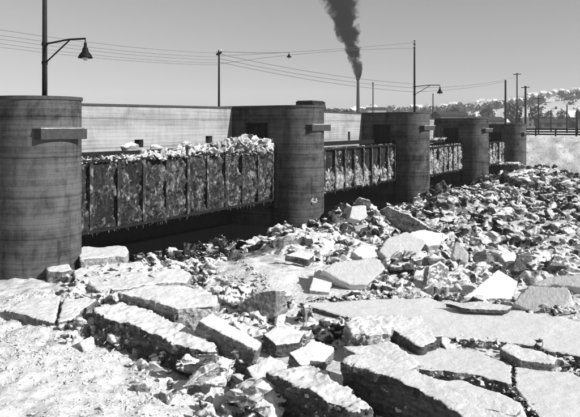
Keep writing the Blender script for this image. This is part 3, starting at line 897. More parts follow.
def rubble_mesh(name, pos, size, tilt=0.5, tone=None, hi_at=9e9, tiny=False):
    vs, fs, ts = [], [], []; off = 0
    k = len(pos)
    Rm = rot_np(k, tilt)
    tone = RNG.beta(0.9, 1.0, k) if tone is None else tone
    pick = RNG.integers(0, len(PROTO_S) if tiny else len(PROTO), k)
    big = size/np.maximum(pos[:, 1], 1) > hi_at
    for protos, sel in ((PROTO_S if tiny else PROTO, ~big), (PROTO_HI, big)):
        for pi, (pv, pf) in enumerate(protos):
            ids = np.where((pick == pi) & sel)[0]
            if len(ids) == 0: continue
            v = np.einsum('kij,vj->kvi', Rm[ids], pv)*size[ids][:, None, None] + pos[ids][:, None, :]
            f = pf[None] + (off + np.arange(len(ids))*len(pv))[:, None, None]
            vs.append(v.reshape(-1, 3)); fs.append(f.reshape(-1, 3)); ts.append(np.repeat(tone[ids], len(pv)))
            off += len(ids)*len(pv)
    me = mesh_np(name, np.concatenate(vs), np.concatenate(fs))
    at = me.attributes.new('tone', 'FLOAT', 'POINT'); at.data.foreach_set('value', np.concatenate(ts).astype(np.float32))
    return me

def inside(poly, px, py):
    r = np.zeros(len(px), bool); j = len(poly)-1
    for i in range(len(poly)):
        xi, yi = poly[i]; xj, yj = poly[j]
        c = ((yi > py) != (yj > py)) & (px < (xj-xi)*(py-yi)/(yj-yi+1e-9)+xi)
        r ^= c; j = i
    return r
# smooth ground: outlines of the bare snow patches, carried onto the ground
SMOOTH = [
    [(296,300),(420,296),(512,309),(580,320),(700,340),(700,380),(566,354),(500,343),(430,337),(340,318)],
    [(398,346),(470,349),(512,365),(512,384),(465,373),(418,369)],
    [(515,367),(560,371),(660,397),(660,500),(560,445),(530,407),(515,386)],
    [(416,376),(468,380),(520,402),(528,420),(508,450),(455,412),(430,386)],
    [(192,283),(206,268),(236,256),(262,249),(300,258),(322,280),(350,296),(420,297),(440,318),(330,322),(296,318),(286,300),(240,289)],
    [(-80,278),(40,280),(70,290),(10,300),(-80,310)],
    [(345,362),(352,355),(378,352),(425,372),(490,405),(522,428),(484,428),(455,410),(395,377)],
]
def scatter(n, xr, yr, smin, smax, keep=1.0, pwr=2.2):
    """random spots on the ground with sizes; away from smooth snow and open water"""
    x = RNG.uniform(*xr, n); y = RNG.uniform(*yr, n)
    z = ground_np(x, y)
    px = 290+F*x/y; py = HOR+F*(EYE-z)/y
    ok = np.ones(n, bool)
    for p in SMOOTH: ok &= ~inside(p, px, py)
    t = (x-C1.x)*U.x+(y-C1.y)*U.y; nn = (x-C1.x)*NR.x+(y-C1.y)*NR.y
    tm = np.abs((t+SPAN/2) % SPAN-SPAN/2)
    ok &= (z > np.interp(t, [0, 20, 40, 80], [-0.5, -0.9, -1.25, -1.65])) & ~((nn < R+.1) & (t < 3)) & ((nn > 1.55) | ((nn > -.3) & (tm > 1.7)))
    ok &= t < 84
    s = smin+(smax-smin)*RNG.random(n)**pwr
    return x[ok], y[ok], z[ok], s[ok], px[ok], py[ok]
def add_rubble(name, label, lots, cat='ice rubble', tilt=0.5, ab=(1.1, 0.85), sink=0.12, tiny=False, fade=0.0, fuse=0.0):
    P, S = [], []
    for (x, y, z, s) in lots:
        P.append(np.stack([x, y, z + rough_np(x, y)-s*sink], 1)); S.append(s)
    P = np.concatenate(P); S = np.concatenate(S)
    tn = np.clip(RNG.beta(ab[0], ab[1], len(P))-fade*sstep(28, 45, P[:, 1]), 0, 1)
    me = rubble_mesh(name, P, S, tilt, tn, 9e9, tiny)
    if fuse:
        # pieces frozen together: one skin with worn edges, each keeping its own tone
        o = link(name, me); m = o.modifiers.new('r', 'REMESH'); m.mode = 'VOXEL'; m.voxel_size = fuse
        me = bake(o); bpy.data.objects.remove(o)
        k = len(me.vertices)
        co = np.zeros(k*3); me.vertices.foreach_get('co', co); co = co.reshape(-1, 3)
        no = np.zeros(k*3); me.vertices.foreach_get('normal', no); no = no.reshape(-1, 3)
        kd = kdtree.KDTree(len(P))
        for i, p in enumerate(P): kd.insert(p, i)
        kd.balance()
        near = np.array([kd.find(c)[1] for c in co])
        co = co+no*(fuse*(0.7*vnoise(co, 0.55/fuse*.4, 3, 31)+0.3*np.floor(2.5*vnoise(co, 0.2/fuse, 2, 33))))[:, None]
        me.vertices.foreach_set('co', co.astype(np.float32).ravel())
        at = me.attributes.get('tone') or me.attributes.new('tone', 'FLOAT', 'POINT')
        at.data.foreach_set('value', tn[near].astype(np.float32))
        me.polygons.foreach_set('use_smooth', np.ones(len(me.polygons), bool)); me.update()
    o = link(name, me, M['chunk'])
    tag(o, label, cat, kind='stuff')
    return o
lots = []
# far field
x, y, z, s, px, py = scatter(12000, (-2, 50), (31, 95), 0.12, 0.9, pwr=3.4)
ok = (px > 150) & (px < 680); lots.append((x[ok], y[ok], z[ok]+RNG.uniform(-.05, .3, ok.sum()), s[ok]))
add_rubble('far_ice_rubble', 'dark lumpy ice rubble covering the river toward the far bank', lots, ab=(1.0, .85), fade=0.3, fuse=0.07, sink=.25)
# belt of the middle distance
lots = []
x, y, z, s, px, py = scatter(4200, (-8, 18), (18.5, 33), 0.07, 0.75, pwr=2.8)
ok = ((px > 225) | (py < 300)) & (py < 312); lots.append((x[ok], y[ok], z[ok], s[ok]))
add_rubble('ice_rubble', 'jumbled grey and white ice rubble in the middle of the field', lots, ab=(1.2, .75), fuse=0.04, sink=.25)
# foreground crumbs
lots = []
x, y, z, s, px, py = scatter(22000, (-9, 1), (9.5, 22), 0.014, 0.075, pwr=2.2)
clump = vnoise(np.stack([x, y, 0*x], 1), 0.8, 3, 4) > RNG.uniform(-.9, .5, len(x))
ok = (px < 260) & (px > -60) & clump; lots.append((x[ok], y[ok], z[ok], s[ok]))
add_rubble('snow_crumbs', 'fine snow crumbs strewn over the near left bank', lots, 'snow crumbs', .5, (3.0, .4), 0.1, True)
lots = []
x, y, z, s, px, py = scatter(3800, (-6, 6), (10.5, 20), 0.05, 0.36, pwr=2.6)
ok = (px > 205) & (px < 460); lots.append((x[ok], y[ok], z[ok], s[ok]))
x, y, z, s, px, py = scatter(2600, (-9, 1), (13, 25), 0.03, 0.36, pwr=2.6)
ok = (px > 62) & (px < 262) & (py > 262) & (py < 352) & ((px > 110) | (py > 300) | (py < 292)); lots.append((x[ok], y[ok], z[ok]+RNG.uniform(0, .2, ok.sum()), s[ok]))
add_rubble('ice_crumbs', 'small broken ice pieces filling the gaps between the foreground slabs', lots, 'ice crumbs', .5, (1.5, .75), -.02, fuse=0.032)
# crumbs pushed up along the cracks of the sheets
def along(pts, n, w, smin, smax, z):
    x, y, zz, s = [], [], [], []
    for _ in range(n):
        i = random.randrange(len(pts)-1); f = random.random()
        q = at_z(pts[i][0]+(pts[i+1][0]-pts[i][0])*f, pts[i][1]+(pts[i+1][1]-pts[i][1])*f, z)
        x.append(q.x+random.gauss(0, w)); y.append(q.y+random.gauss(0, w)*1.3)
        zz.append(z+random.uniform(-.03, .05)); s.append(smin+(smax-smin)*random.random()**2)
    return np.array(x), np.array(y), np.array(zz), np.array(s)
lots = [along([(186,268),(215,272),(250,284),(290,302)], 120, .09, .02, .12, 0.02), along([(236,262),(262,276),(268,288)], 70, .07, .02, .1, .05),
        along([(340,318),(392,330),(430,338),(500,344),(566,356),(640,372)], 300, .1, .02, .13, -.33),
        along([(512,362),(514,386),(530,408),(552,440)], 90, .05, .02, .09, -.27),
        along([(400,347),(418,370),(465,375),(516,390),(528,412)], 230, .07, .02, .11, -.28),
        along([(296,301),(360,299),(420,295),(470,300),(530,306),(580,318)], 300, .16, .04, .22, -.36),
        along([(404,374),(440,392),(500,418)], 90, .04, .02, .08, -.2),
        along([(545,362),(580,372),(620,380)], 130, .2, .05, .3, -.35)]
add_rubble('crack_crumbs', 'broken crumbs lining the cracks between the smooth sheets', lots, 'ice crumbs', .5, (1.1, .9))

# single chunks one can count: the larger ones, each its own thing
CH_ME = []
for i in range(14):
    rr = random.Random(500+i); bm = bmesh.new()
    fl = (0.35, 0.55, 0.75)[i % 3]
    for _ in range(rr.choice((8, 9, 11, 12))):
        bm.verts.new((rr.uniform(-1, 1), rr.uniform(-.8, .8), rr.uniform(-1, 1)*fl))
    bmesh.ops.convex_hull(bm, input=bm.verts)
    bmesh.ops.delete(bm, geom=[g for g in bm.verts if not g.link_faces], context='VERTS')
    bmesh.ops.recalc_face_normals(bm, faces=bm.faces)
    me = bpy.data.meshes.new('ice_chunk'); bm.to_mesh(me); bm.free()
    o = link('ice_chunk_tmp', me)
    bv = o.modifiers.new('s', 'SUBSURF'); bv.subdivision_type = 'SIMPLE'; bv.levels = 3; bv.render_levels = 3
    me = bake(o); bpy.data.objects.remove(o)
    co = np.zeros(len(me.vertices)*3); me.vertices.foreach_get('co', co); co = co.reshape(-1, 3)
    no = np.zeros(len(me.vertices)*3); me.vertices.foreach_get('normal', no); no = no.reshape(-1, 3)
    co += no*(0.10*vnoise(co, 2.5, 3, i))[:, None]
    me.vertices.foreach_set('co', co.astype(np.float32).ravel())
    me.polygons.foreach_set('use_smooth', np.ones(len(me.polygons), bool)); me.update()
    me.materials.append(M[('ice_w', 'ice_g', 'ice_d', 'ice_g', 'ice_d')[i % 5]])
    CH_ME.append(me)
MARKS = [('the second pier', 300, 226), ('the third pier', 412, 196), ('the fourth pier', 476, 190), ('the farthest pier', 515, 178),
         ('the bright square block on the crest', 358, 212), ('the long dark tipped-up slab', 405, 222), ('the large pale tilted slab', 352, 274),
         ('the broad grey slab face', 402, 248), ('the white triangular slab', 492, 286), ('the tilted grey smooth slab', 545, 303),
         ('the narrow upright ice fang', 460, 252), ('the pale squarish block', 438, 274), ('the grey five-sided block', 522, 264),
         ('the grey leaning block at right', 561, 261), ('the pointed upright block', 260, 306), ('the cube-like ice block', 230, 335),
         ('the largest thick slab', 175, 297), ('the knobbly snow mound', 200, 380), ('the rounded snow-crusted lump', 370, 330),
         ('the huge dark-sided slab', 400, 385), ('the black-fronted low slab', 320, 390), ('the dark sided thin plate', 298, 255),
         ('the flat dark-undercut slab', 405, 330), ('the far bank', 560, 172), ('the middle of the far rubble', 520, 215), ('the rubble near the right edge', 570, 225)]
LOOK = {'ice_snowy': 'snowy', 'ice_grey': 'grey', 'ice_shade_sides': 'dark'}
def chunk_label(me, k, px, py):
    nm, mx, my = min(MARKS, key=lambda m: (m[1]-px)**2+(1.6*(m[2]-py))**2)
    dx, dy = px-mx, 1.6*(py-my)
    rel = ('right of' if dx > 0 else 'left of') if abs(dx) > abs(dy) else ('in front of' if dy > 0 else 'behind')
    if nm.startswith('the middle') or nm.startswith('the rubble'): rel = 'in'
    far = math.hypot(dx, dy); wh = 'close' if far < 10 else ('just' if far < 22 else 'farther')
    if rel == 'in': wh = 'lying'
    sz = 'large' if k*F > 9*1.0 else ('middling' if k*F > 6 else 'small')
    return '%s %s loose ice chunk %s %s %s' % (sz, LOOK[me.materials[0].name], wh, rel, nm)
def place_chunks(n, xr, yr, smin, smax, cond, group, lift=0.15):
    x, y, z, s, px, py = scatter(n*6, xr, yr, smin, smax, pwr=1.6)
    ok = cond(px, py); ids = np.where(ok)[0][:n]
    for i in ids:
        o = bpy.data.objects.new('ice_chunk', random.choice(CH_ME)); COL.objects.link(o)
        k = float(s[i]); o.scale = (k, k, k)
        o.location = (float(x[i]), float(y[i]), float(z[i])+k*lift)
        o.rotation_euler = (random.gauss(0, .45), random.gauss(0, .45), random.uniform(0, 6.28))
        tag(o, chunk_label(o.data, k/float(y[i]), float(px[i]), float(py[i])), 'ice chunk', group)
P, S = [], []
for _ in range(420):
    t = random.uniform(2.2, 11.5); nn = random.uniform(-.6, 2.8)
    q = dam(t, nn, float(water_z(t))+random.uniform(-.08, .06)); P.append(q[:]); S.append(.05+.34*random.random()**2.5)
tag(link('dark_rubble', rubble_mesh('dark_rubble', np.array(P), np.array(S), .4, RNG.beta(.6, 3.2, len(P)), 0.0058), M['chunk']), 'dark ice rubble in the water under the nearest gate', 'ice rubble', kind='stuff')  # tones drawn low, so most pieces are dark
place_chunks(85, (-1, 40), (36, 85), 0.4, 1.0, lambda a, b: (a > 300) & (a < 600), 'loose ice chunks in the rubble')
place_chunks(135, (-3, 16), (21, 38), 0.28, 0.75, lambda a, b: (a > 225) & (a < 600) & (b < 300), 'loose ice chunks in the rubble')
place_chunks(55, (-2, 2), (11, 18), 0.14, 0.42, lambda a, b: (a > 232) & (a < 348) & (b > 312) & (b < 412), 'loose ice chunks in the rubble')
place_chunks(40, (-4, 5), (11.5, 20), 0.12, 0.36, lambda a, b: (a > 130) & (a < 420) & (b > 300), 'loose ice chunks in the rubble')

# ---- ice and snow on the gates
def crust(name, label, i, cover, thick, mat, seed, n_bits):
    """a skin of frozen spray with its own relief; bare steel where it is thinner than nothing"""
    z0, z1 = GZ[i]; L = SPAN-2*R
    ys = np.arange(0.06, L-0.05, 0.045); hs = np.arange(-0.02, z1-z0-0.05, 0.045)
    A, Bh = np.meshgrid(ys, hs); A = A.ravel(); Bh = Bh.ravel()
    P = np.stack([A*1.0, Bh*0.75, 0*A], 1)
    v = 0.5*vnoise(P, 1.3, 3, seed)+0.45*vnoise(P*np.array([1.3, .7, 1]), 3.0, 3, seed+2)+0.4*vnoise(P, 8, 3, seed+4)
    c = cover(A/L, Bh/(z1-z0))
    th = np.clip(v+c, -1, 1.2)
    off = -0.11+np.where(th > 0, np.sqrt(np.maximum(th, 0))*thick, th*0.1)
    V = np.array([dam(PT[i]+R, GN, z0)[:]])+A[:, None]*np.array(U[:])+off[:, None]*np.array(NR[:])+Bh[:, None]*np.array([0, 0, 1.0])
    J = np.arange(len(A)).reshape(len(hs), len(ys))
    f = np.stack([J[:-1, :-1], J[:-1, 1:], J[1:, 1:], J[1:, :-1]], -1).reshape(-1, 4)
    keep = (th[f] > -0.12).any(1)
    f = f[keep]; used = np.unique(f); mp = np.zeros(len(V), int); mp[used] = np.arange(len(used))
    me = mesh_np(name, V[used], mp[f], True); me.materials.append(M[mat])
    o = link(name, me); tag(o, label, 'ice crust', kind='stuff')
    return o
crust('frozen_spray', 'patchy frozen spray clinging to the nearest gate', 0, lambda u, h: .08+.12*u-.2*np.abs(h-.5), .27, 'crust_d', 3, 0)
crust('frozen_spray', 'thick white frozen spray on the lower half of the second gate', 1, lambda u, h: .36-1.6*np.maximum(h-.30, 0)-.3*u, .26, 'crust', 7, 0)
crust('frozen_spray', 'frozen spray covering the third gate', 2, lambda u, h: .22-.5*np.maximum(h-.5, 0), .26, 'crust', 11, 0)
crust('frozen_spray', 'frozen spray covering the farthest gate', 3, lambda u, h: .12-.5*np.maximum(h-.5, 0), .24, 'crust', 15, 0)
# icicle fringe under the gates
for i in range(4):
    mb = MB(); L = SPAN-2*R
    for _ in range(110):
        y = random.uniform(.05, L-.05); l_ = .03+.2*random.random()**2.5; r = random.uniform(.012, .03)
        p = dam(PT[i]+R+y, GN+random.uniform(-.1, .09), GZ[i][0]-0.02)
        mb.tube([p, p-Vector((0, 0, l_*.6)), p-Vector((0, 0, l_))], [r, r*.6, .003], 5, False)
    o = mb.build('icicle_fringe', M['ice_g'])
    tag(o, ['icicles hanging from the lower edge of the nearest gate', 'icicles hanging from the lower edge of the second gate',
            'icicles hanging from the lower edge of the third gate', 'icicles hanging from the lower edge of the farthest gate'][i], 'icicles', kind='stuff')

def heap(name, label, pts, size, n, mat='ice_w', spread=.2, tilt=.7):
    """a heap of broken snow lumps: pts = (t, n, z base, height)"""
    P, S = [], []
    for _ in range(n):
        i = random.randrange(len(pts)-1); f = random.random()
        a, b = pts[i], pts[i+1]
        t, nn, z, h = [a[q]+(b[q]-a[q])*f for q in range(4)]
        k = random.random()
        P.append(dam(t, nn+random.gauss(0, spread)*(1.1-k), z+h*k)); S.append(random.uniform(size*.35, size)*(1.1-.5*k))
    P = np.array(P); c0 = P.mean(0)
    me = rubble_mesh(name, P-c0, np.array(S), tilt)
    o = link(name, me); o.location = c0
    SEED[0] += 1
    me = finish_ice(o, SEED[0], .05, .03, (0, 0, 1), .035 if size > .06 else .03, .05)
    me.materials.clear(); me.materials.append(M[mat])
    tag(o, label, 'snow', kind='stuff'); return o
gt = GZ[0][1]
heap('snow_heap', 'big heap of broken snow on top of the nearest gate by the second pier',
     [(5, -1.0, gt-.05, .08), (8, -1.0, gt-.05, .15), (11, -1.05, gt-.05, .3), (13, -1.1, gt-.05, .5), (14.6, -1.1, gt-.05, .85), (15.5, -1.1, gt-.05, .5), (16.6, -1.05, gt-.05, .3)], .22, 480, spread=.2)
heap('snow_ridge', 'ragged line of snow lying along the top of the nearest gate', [(1.6, -.95, gt-.08, .14), (4, -.9, gt-.12, .22), (8, -.92, gt-.1, .2), (11, -.9, gt-.16, .3), (14, -.88, gt-.2, .3), (16.5, -.85, gt-.2, .3)], .1, 800, spread=.2, tilt=.4)
heap('snow_ridge', 'thin line of snow along the top of the second gate', [(20, -1.05, GZ[1][1], .03), (28, -1.05, GZ[1][1], .06), (35, -1.05, GZ[1][1], .05)], .06, 260, spread=.16, tilt=.3)
heap('snow_ridge', 'snow lying along the top of the third gate', [(38.3, -1.05, GZ[2][1], .05), (53, -1.05, GZ[2][1], .12)], .1, 260, spread=.18, tilt=.3)
heap('snow_clump', 'small clump of snow stuck to the foot of the second pier', [(SPAN-.75, 1.3, 0.75, .35), (SPAN-.35, 1.46, 0.8, .25)], .1, 60, spread=.03)
heap('snow_clump', 'clump of snow frozen to the end of the nearest gate against the pier', [(16.2, -.9, 3.9, .5), (16.75, -.85, 4.0, .5)], .1, 60, spread=.04)
heap('snow_heap', 'band of snow on the service beam above the third gate', [(41, -2.4, 3.75, .2), (52.8, -2.4, 3.75, .3)], .14, 320, spread=.12)
def jagged(name, label, pts, n, smax, spread):
    P, S = [], []
    for _ in range(n):
        i = random.randrange(len(pts)-1); f = random.random(); a, b = pts[i], pts[i+1]
        t, nn, z, h = [a[q]+(b[q]-a[q])*f for q in range(4)]
        k = random.random()**.8
        P.append(dam(t, nn+random.gauss(0, spread)*(1.15-k), z+h*k)); S.append(.015+smax*random.random()**4)
    me = rubble_mesh(name, np.array(P), np.array(S), 1.1, RNG.beta(1.5, .8, n), 0.004)
    o = link(name, me, M['chunk']); return tag(o, label, 'snow', kind='stuff')
jagged('ice_shards', 'jagged ice shards sticking out of the snow heap by the second pier', [(6, -.98, gt, .12), (9, -.98, gt, .25), (11.5, -1.0, gt, .42), (13.4, -1.05, gt, .6), (14.5, -1.05, gt, .9), (15.4, -1.05, gt, .6), (16.6, -1.0, gt, .4)], 1300, .34, .2)
jagged('ice_shards', 'small ice shards along the top edge of the nearest gate', [(1.6, -.9, gt-.1, .22), (5, -.86, gt-.18, .34), (10, -.84, gt-.22, .4), (16.5, -.82, gt-.35, .5)], 600, .1, .12)
# lumps lying on the beam behind the nearest gate
def lump(label, t, n, z, sx, sy, sz, mat='ice_w', name='snow_lump', cat='snow lump', seed=1, lumpv=.04):
    rr = random.Random(seed); bm = bmesh.new()
    for _ in range(16):
        v = Vector((rr.gauss(0, 1), rr.gauss(0, 1), rr.gauss(0, 1))).normalized()
        bm.verts.new((v.x*sx/2, v.y*sy/2, sz/2+v.z*sz/2))
    bmesh.ops.convex_hull(bm, input=bm.verts)
    bmesh.ops.delete(bm, geom=[g for g in bm.verts if not g.link_faces], context='VERTS')
    me = bpy.data.meshes.new(name); bm.to_mesh(me); bm.free()
    o = link(name, me, M[mat]); o.location = dam(t, n, z-.14); o.rotation_euler = (0, 0, DAMROT)
    me = finish_ice(o, seed, .05, .03, (0, 0, 1), .035, lumpv)
    if len(me.materials) == 0: me.materials.append(M[mat])
    tag(o, label, cat); return o
lump('rounded snow lump on the beam just right of the first small opening', 7.3, -2.75, 4.08, .42, 1.6, .62, seed=2)
lump('smaller snow lump on the beam in the middle of the nearest span', 8.9, -2.75, 4.08, .38, 1.0, .42, seed=3)
lump('long flat snow block on the beam below the second small opening', 11.2, -2.75, 4.08, .4, 1.6, .5, seed=4)
lump('dark clod of earth and ice on the gate top near the nearest pier', 4.6, -1.1, gt, .4, 1.1, .28, 'ice_d', 'ice_clod', 'ice clod', seed=5)
#@@PART3
# ================================================================== POLES, LAMPS, WIRES
def lamp_post(label, t, n, z0, ztop, arm_z, arm_len, r=0.095):
    p = empty('lamp_post', dam(t, n, z0), DAMROT)
    tag(p, label, 'lamp post', 'lamp posts on the dam')
    h = ztop-z0; a = arm_z-z0
    MB().tube([(0,0,-.05),(0,0,h*.5),(0,0,h)], [r, r*.88, r*.72], 12).build('pole', M['pole'], p, True)
    br = MB().tube([(0.05,0,a),(arm_len*.6,0,a+.08),(arm_len,0,a+.05)], 0.035, 8).build('bracket_arm', M['iron'], p)
    MB().tube([(0.05,0,a-.72),(arm_len*.62,0,a+.05)], 0.028, 8).build('brace', M['iron'], br)
    MB().tube([(0,0,a-.06),(0,0,a+.06)], r*1.15, 12).build('collar', M['iron'], br)
    MB().tube([(0,0,a-.78),(0,0,a-.66)], r*1.15, 12).build('collar', M['iron'], br)
    MB().tube([(arm_len,0,a+.06),(arm_len,0,a-.12)], 0.02, 6).build('hanger', M['iron'], br)
    s = MB().lathe([(.0,-.1),(.05,-.1),(.06,-.26),(.1,-.30),(.12,-.42),(.24,-.58),(.27,-.66),(.25,-.66),(.2,-.56),(.0,-.45)], (arm_len,0,a), 18).build('lamp_shade', M['iron'], p, True)
    MB().lathe([(.0,-.54),(.1,-.56),(.11,-.66),(.06,-.74),(.0,-.76)], (arm_len,0,a), 12).build('bulb', M['glass'], s, True)
    for q in (0.25, 0.6):
        for y in (-.16, .16):
            MB().lathe([(.0,-.02),(.035,-.01),(.045,.05),(.03,.1),(.0,.12)], (0,y,h-q), 8).build('insulator', M['porcelain'], p, True)
        MB().box(-.03,.03,-.22,.22,h-q-.07,h-q-.021).build('crossarm', M['pole'], p)
    return p
lamp_post('tall dark lamp post with hooded lamp standing on the nearest pier', 1.05, -1.0, PTOP[0], 12.9, 8.4, 2.28, .1)
t3 = 2*SPAN
# lamp post on the third pier
def on_pier(px, i, n):
    k = (px-290)/F; o = C1+NR*n
    return (k*o.y-o.x)/(U.x-k*U.y)
tl = on_pier(414.5, 2, -1.2)
lamp_post('slimmer dark lamp post with hooded lamp standing on the third pier', tl, -1.2, PTOP[2], 12.9, 8.75, 2.35, .1)

def pole(label, loc, h, r, arms=1, cat='utility pole', name='utility_pole', rz=0.3):
    p = empty(name, loc, rz)
    tag(p, label, cat, 'wire poles')
    MB().tube([(0,0,-.3),(0,0,h*.5),(0,0,h)], [r, r*.9, r*.75], 8).build('pole', M['pole'], p, True)
    for q in range(arms):
        z = h-.25-.55*q
        ca = MB().box(-.06,.06,-.75,.75,z-.06,z+.06).build('crossarm', M['pole'], p)
        for y in (-.62, -.25, .25, .62):
            MB().lathe([(.0,0),(.05,.01),(.06,.1),(.04,.17),(.0,.19)], (0,y,z+.061), 6).build('insulator', M['porcelain'], ca, True)
    return p
DECK1 = min(PTOP[0], PTOP[1])-1.15
DECK2 = min(PTOP[1], PTOP[2])-1.15
def deck_spot(px, n):
    t = on_pier(px, 0, n); return dam(t, n, 0)
# pole with the long lamp wire, on the deck behind the second pier
q = deck_spot(219, -8.2); pz = DECK1
ptop = at_y(219, 50, q.y).z
p219 = pole('thin pole rising behind the long pale wall, carrying a long lamp wire', (q.x, q.y, pz), ptop-pz, .085, 1)
def wire(label, a, b, sag, r=0.012, nseg=14):
    pts = []
    for i in range(nseg+1):
        f = i/nseg; p = Vector(a).lerp(Vector(b), f); p.z -= sag*4*f*(1-f); pts.append(p)
    o = MB().tube(pts, r, 5).build('overhead_wire', M['wire'])
    return tag(o, label, 'wire', 'overhead wires')
# small lamp hung out on a wire
A = at_y(219, 51.5, q.y); B = at_y(289, 52.5, q.y-1)
wire('thin horizontal wire from the pole behind the wall to the small hanging lamp', A, B, .05, .014)
hl = empty('hanging_lamp', B); tag(hl, 'small lamp hanging from the thin wire above the second pier', 'lamp')
MB().tube([(0,0,.03),(0,0,-.12)], .012, 6).build('hanger', M['iron'], hl)
hs = MB().lathe([(.0,-.1),(.05,-.11),(.07,-.2),(.19,-.33),(.17,-.33),(.0,-.24)], n=12).build('lamp_shade', M['iron'], hl, True)
MB().lathe([(.0,-.28),(.06,-.3),(.05,-.4),(.0,-.42)], n=8).build('bulb', M['glass'], hs, True)
# wires
W = [((-60,20),(219,53)), ((-60,26),(219,57)), ((-60,30),(219,60)), ((-60,35),(219,63)), ((-60,39),(219,65))]
names = ['highest', 'second', 'third', 'fourth', 'lowest']
for i, (a, b) in enumerate(W):
    wire('%s of the wires slanting from the top left corner to the pole behind the wall' % names[i], at_y(*a, 24+1.2*i), at_y(*b, q.y), .25, .009)
yl = dam(tl, -1.2, 0).y
W2 = [((219,54),(414.5,84),yl), ((219,58.5),(414.5,88),yl), ((219,62),(414.5,92),yl)]
for i, (a, b, yy) in enumerate(W2):
    wire('%s of the wires running right from the pole behind the wall past the smoke' % names[i], at_y(*a, q.y), at_y(*b, yy), .3, .016)
pl = dam(tl, -1.2, 12.7)
wire('upper wire reaching left from the top of the lamp post on the third pier', pl, at_y(219, 56, q.y), .1, .013)
wire('lower wire reaching left from the top of the lamp post on the third pier', pl-Vector((0,0,.55)), at_y(219, 64, q.y), -.3, .013)
wire('wire running right from the third pier lamp to the far poles', at_y(414.5, 92, yl), at_y(505.5, 81, 112), .3, .02)
wire('lower wire running right from the third pier lamp post to the far poles', at_y(414.5, 88, yl), at_y(517, 76, 118), .5, .02)

# ================================================================== FAR SHORE
LAND = 4.1
TB = 4*SPAN+6.0       # bank edge along the dam
def seg_bank():
    """snow-covered embankment beyond the last pier: crest, slope and toe"""
    ns = np.concatenate([np.arange(-80, -2, 4.0), np.arange(-2, 30, 0.5), np.arange(30, 130, 4.0)])
    tt = np.concatenate([np.linspace(-7.5, 0, 26), [1.5, 4, 8]])
    V = []
    for k in tt:
        for n in ns:
            x = np.clip((k+7.5)/7.5, 0, 1)
            z = -2.2+(LAND-0.35+2.2)*x**0.8
            p = dam(TB+k, n, z); V.append(p[:])
    V = np.array(V); n1, n0 = len(ns), len(tt)
    V[:, 2] += 0.28*vnoise(V, 0.8, 4, 6)*(V[:, 2] < LAND-.4)
    J = np.arange(n0*n1).reshape(n0, n1)
    f = np.stack([J[:-1, :-1], J[:-1, 1:], J[1:, 1:], J[1:, :-1]], -1).reshape(-1, 4)
    return mesh_np('river_bank', V, f, True)
tag(link('river_bank', seg_bank(), M['bank']), kind='structure')
# flat land behind the bank, one sheet out to the foot of the hills and beyond
def ground_far():
    a = dam(TB+3, -3500, LAND-.36); b = dam(TB+3, 3500, LAND-.36); c = dam(TB+9000, 3500, LAND-.36); d = dam(TB+9000, -3500, LAND-.36)
    return [a, b, c, d]
me = bpy.data.meshes.new('snowy_land'); me.from_pydata([tuple(p) for p in ground_far()], [], [(0, 1, 2, 3)]); me.update()
tag(link('snowy_land', me, M['land']), kind='structure')
me = bpy.data.meshes.new('upstream_ice'); me.from_pydata([tuple(dam(-300, BACK, 3.2)), tuple(dam(TB+3.2, BACK, 3.2)), tuple(dam(TB+3.2, -3500, 3.2)), tuple(dam(-300, -3500, 3.2))], [], [(0, 1, 2, 3)]); me.update()
tag(link('upstream_ice', me, M['land']), kind='structure')
# hills: skyline given as degrees above the horizon for each bearing
BE = [-60, -20, -8, 0, 4, 8, 13, 17, 20, 24, 30, 40, 60]
EL = [0.3, 0.5, 0.7, 0.9, 1.15, 1.2, 1.35, 1.75, 2.1, 2.75, 3.1, 3.3, 2.6]
def hill_z(x, y):
    d = np.hypot(x, y); b = np.degrees(np.arctan2(x, y))
    el = np.interp(b, BE, EL)
    top_ = np.tan(np.radians(el))*1500
    P = np.stack([x, y, 0*x], 1)
    f = sstep(420, 1500, d)
    step = 0.35*sstep(420, 640, d)+0.65*sstep(760, 1500, d)
    return LAND-1.5+(top_+2)*step*(1+0.10*vnoise(P, 0.006, 3, 8))+2*f*vnoise(P, 0.02, 2, 9)
hx = np.linspace(-900, 2200, 150); hy = np.linspace(330, 2100, 110)
HX, HY = np.meshgrid(hx, hy); hz = hill_z(HX.ravel(), HY.ravel())
J = np.arange(HX.size).reshape(HX.shape)
f = np.stack([J[:-1, :-1], J[:-1, 1:], J[1:, 1:], J[1:, :-1]], -1).reshape(-1, 4)
tag(link('hills', mesh_np('hills', np.stack([HX.ravel(), HY.ravel(), hz], 1), f, True), M['hill']), kind='structure')
def land_z(x, y):
    z = LAND-.36
    if math.hypot(x, y) > 420: z = max(z, float(hill_z(np.array([x]), np.array([y]))[0]))
    return z

# ---- fence along the bank top
fp = empty('bank_fence', dam(TB+.6, 0, LAND-.4), DAMROT)
tag(fp, 'dark plank fence along the top of the snowy far bank', 'fence')
for k in range(22):
    MB().box(-.09, .09, -.09, .09, -.3, 1.15).build('post', M['pole'], fp).location = (-9+2.6*k, 0, 0)
for zz in (.2, .55, .9):
    MB().box(-9.2, 46, -.14, -.092, zz, zz+.22).build('rail', M['pole'], fp)

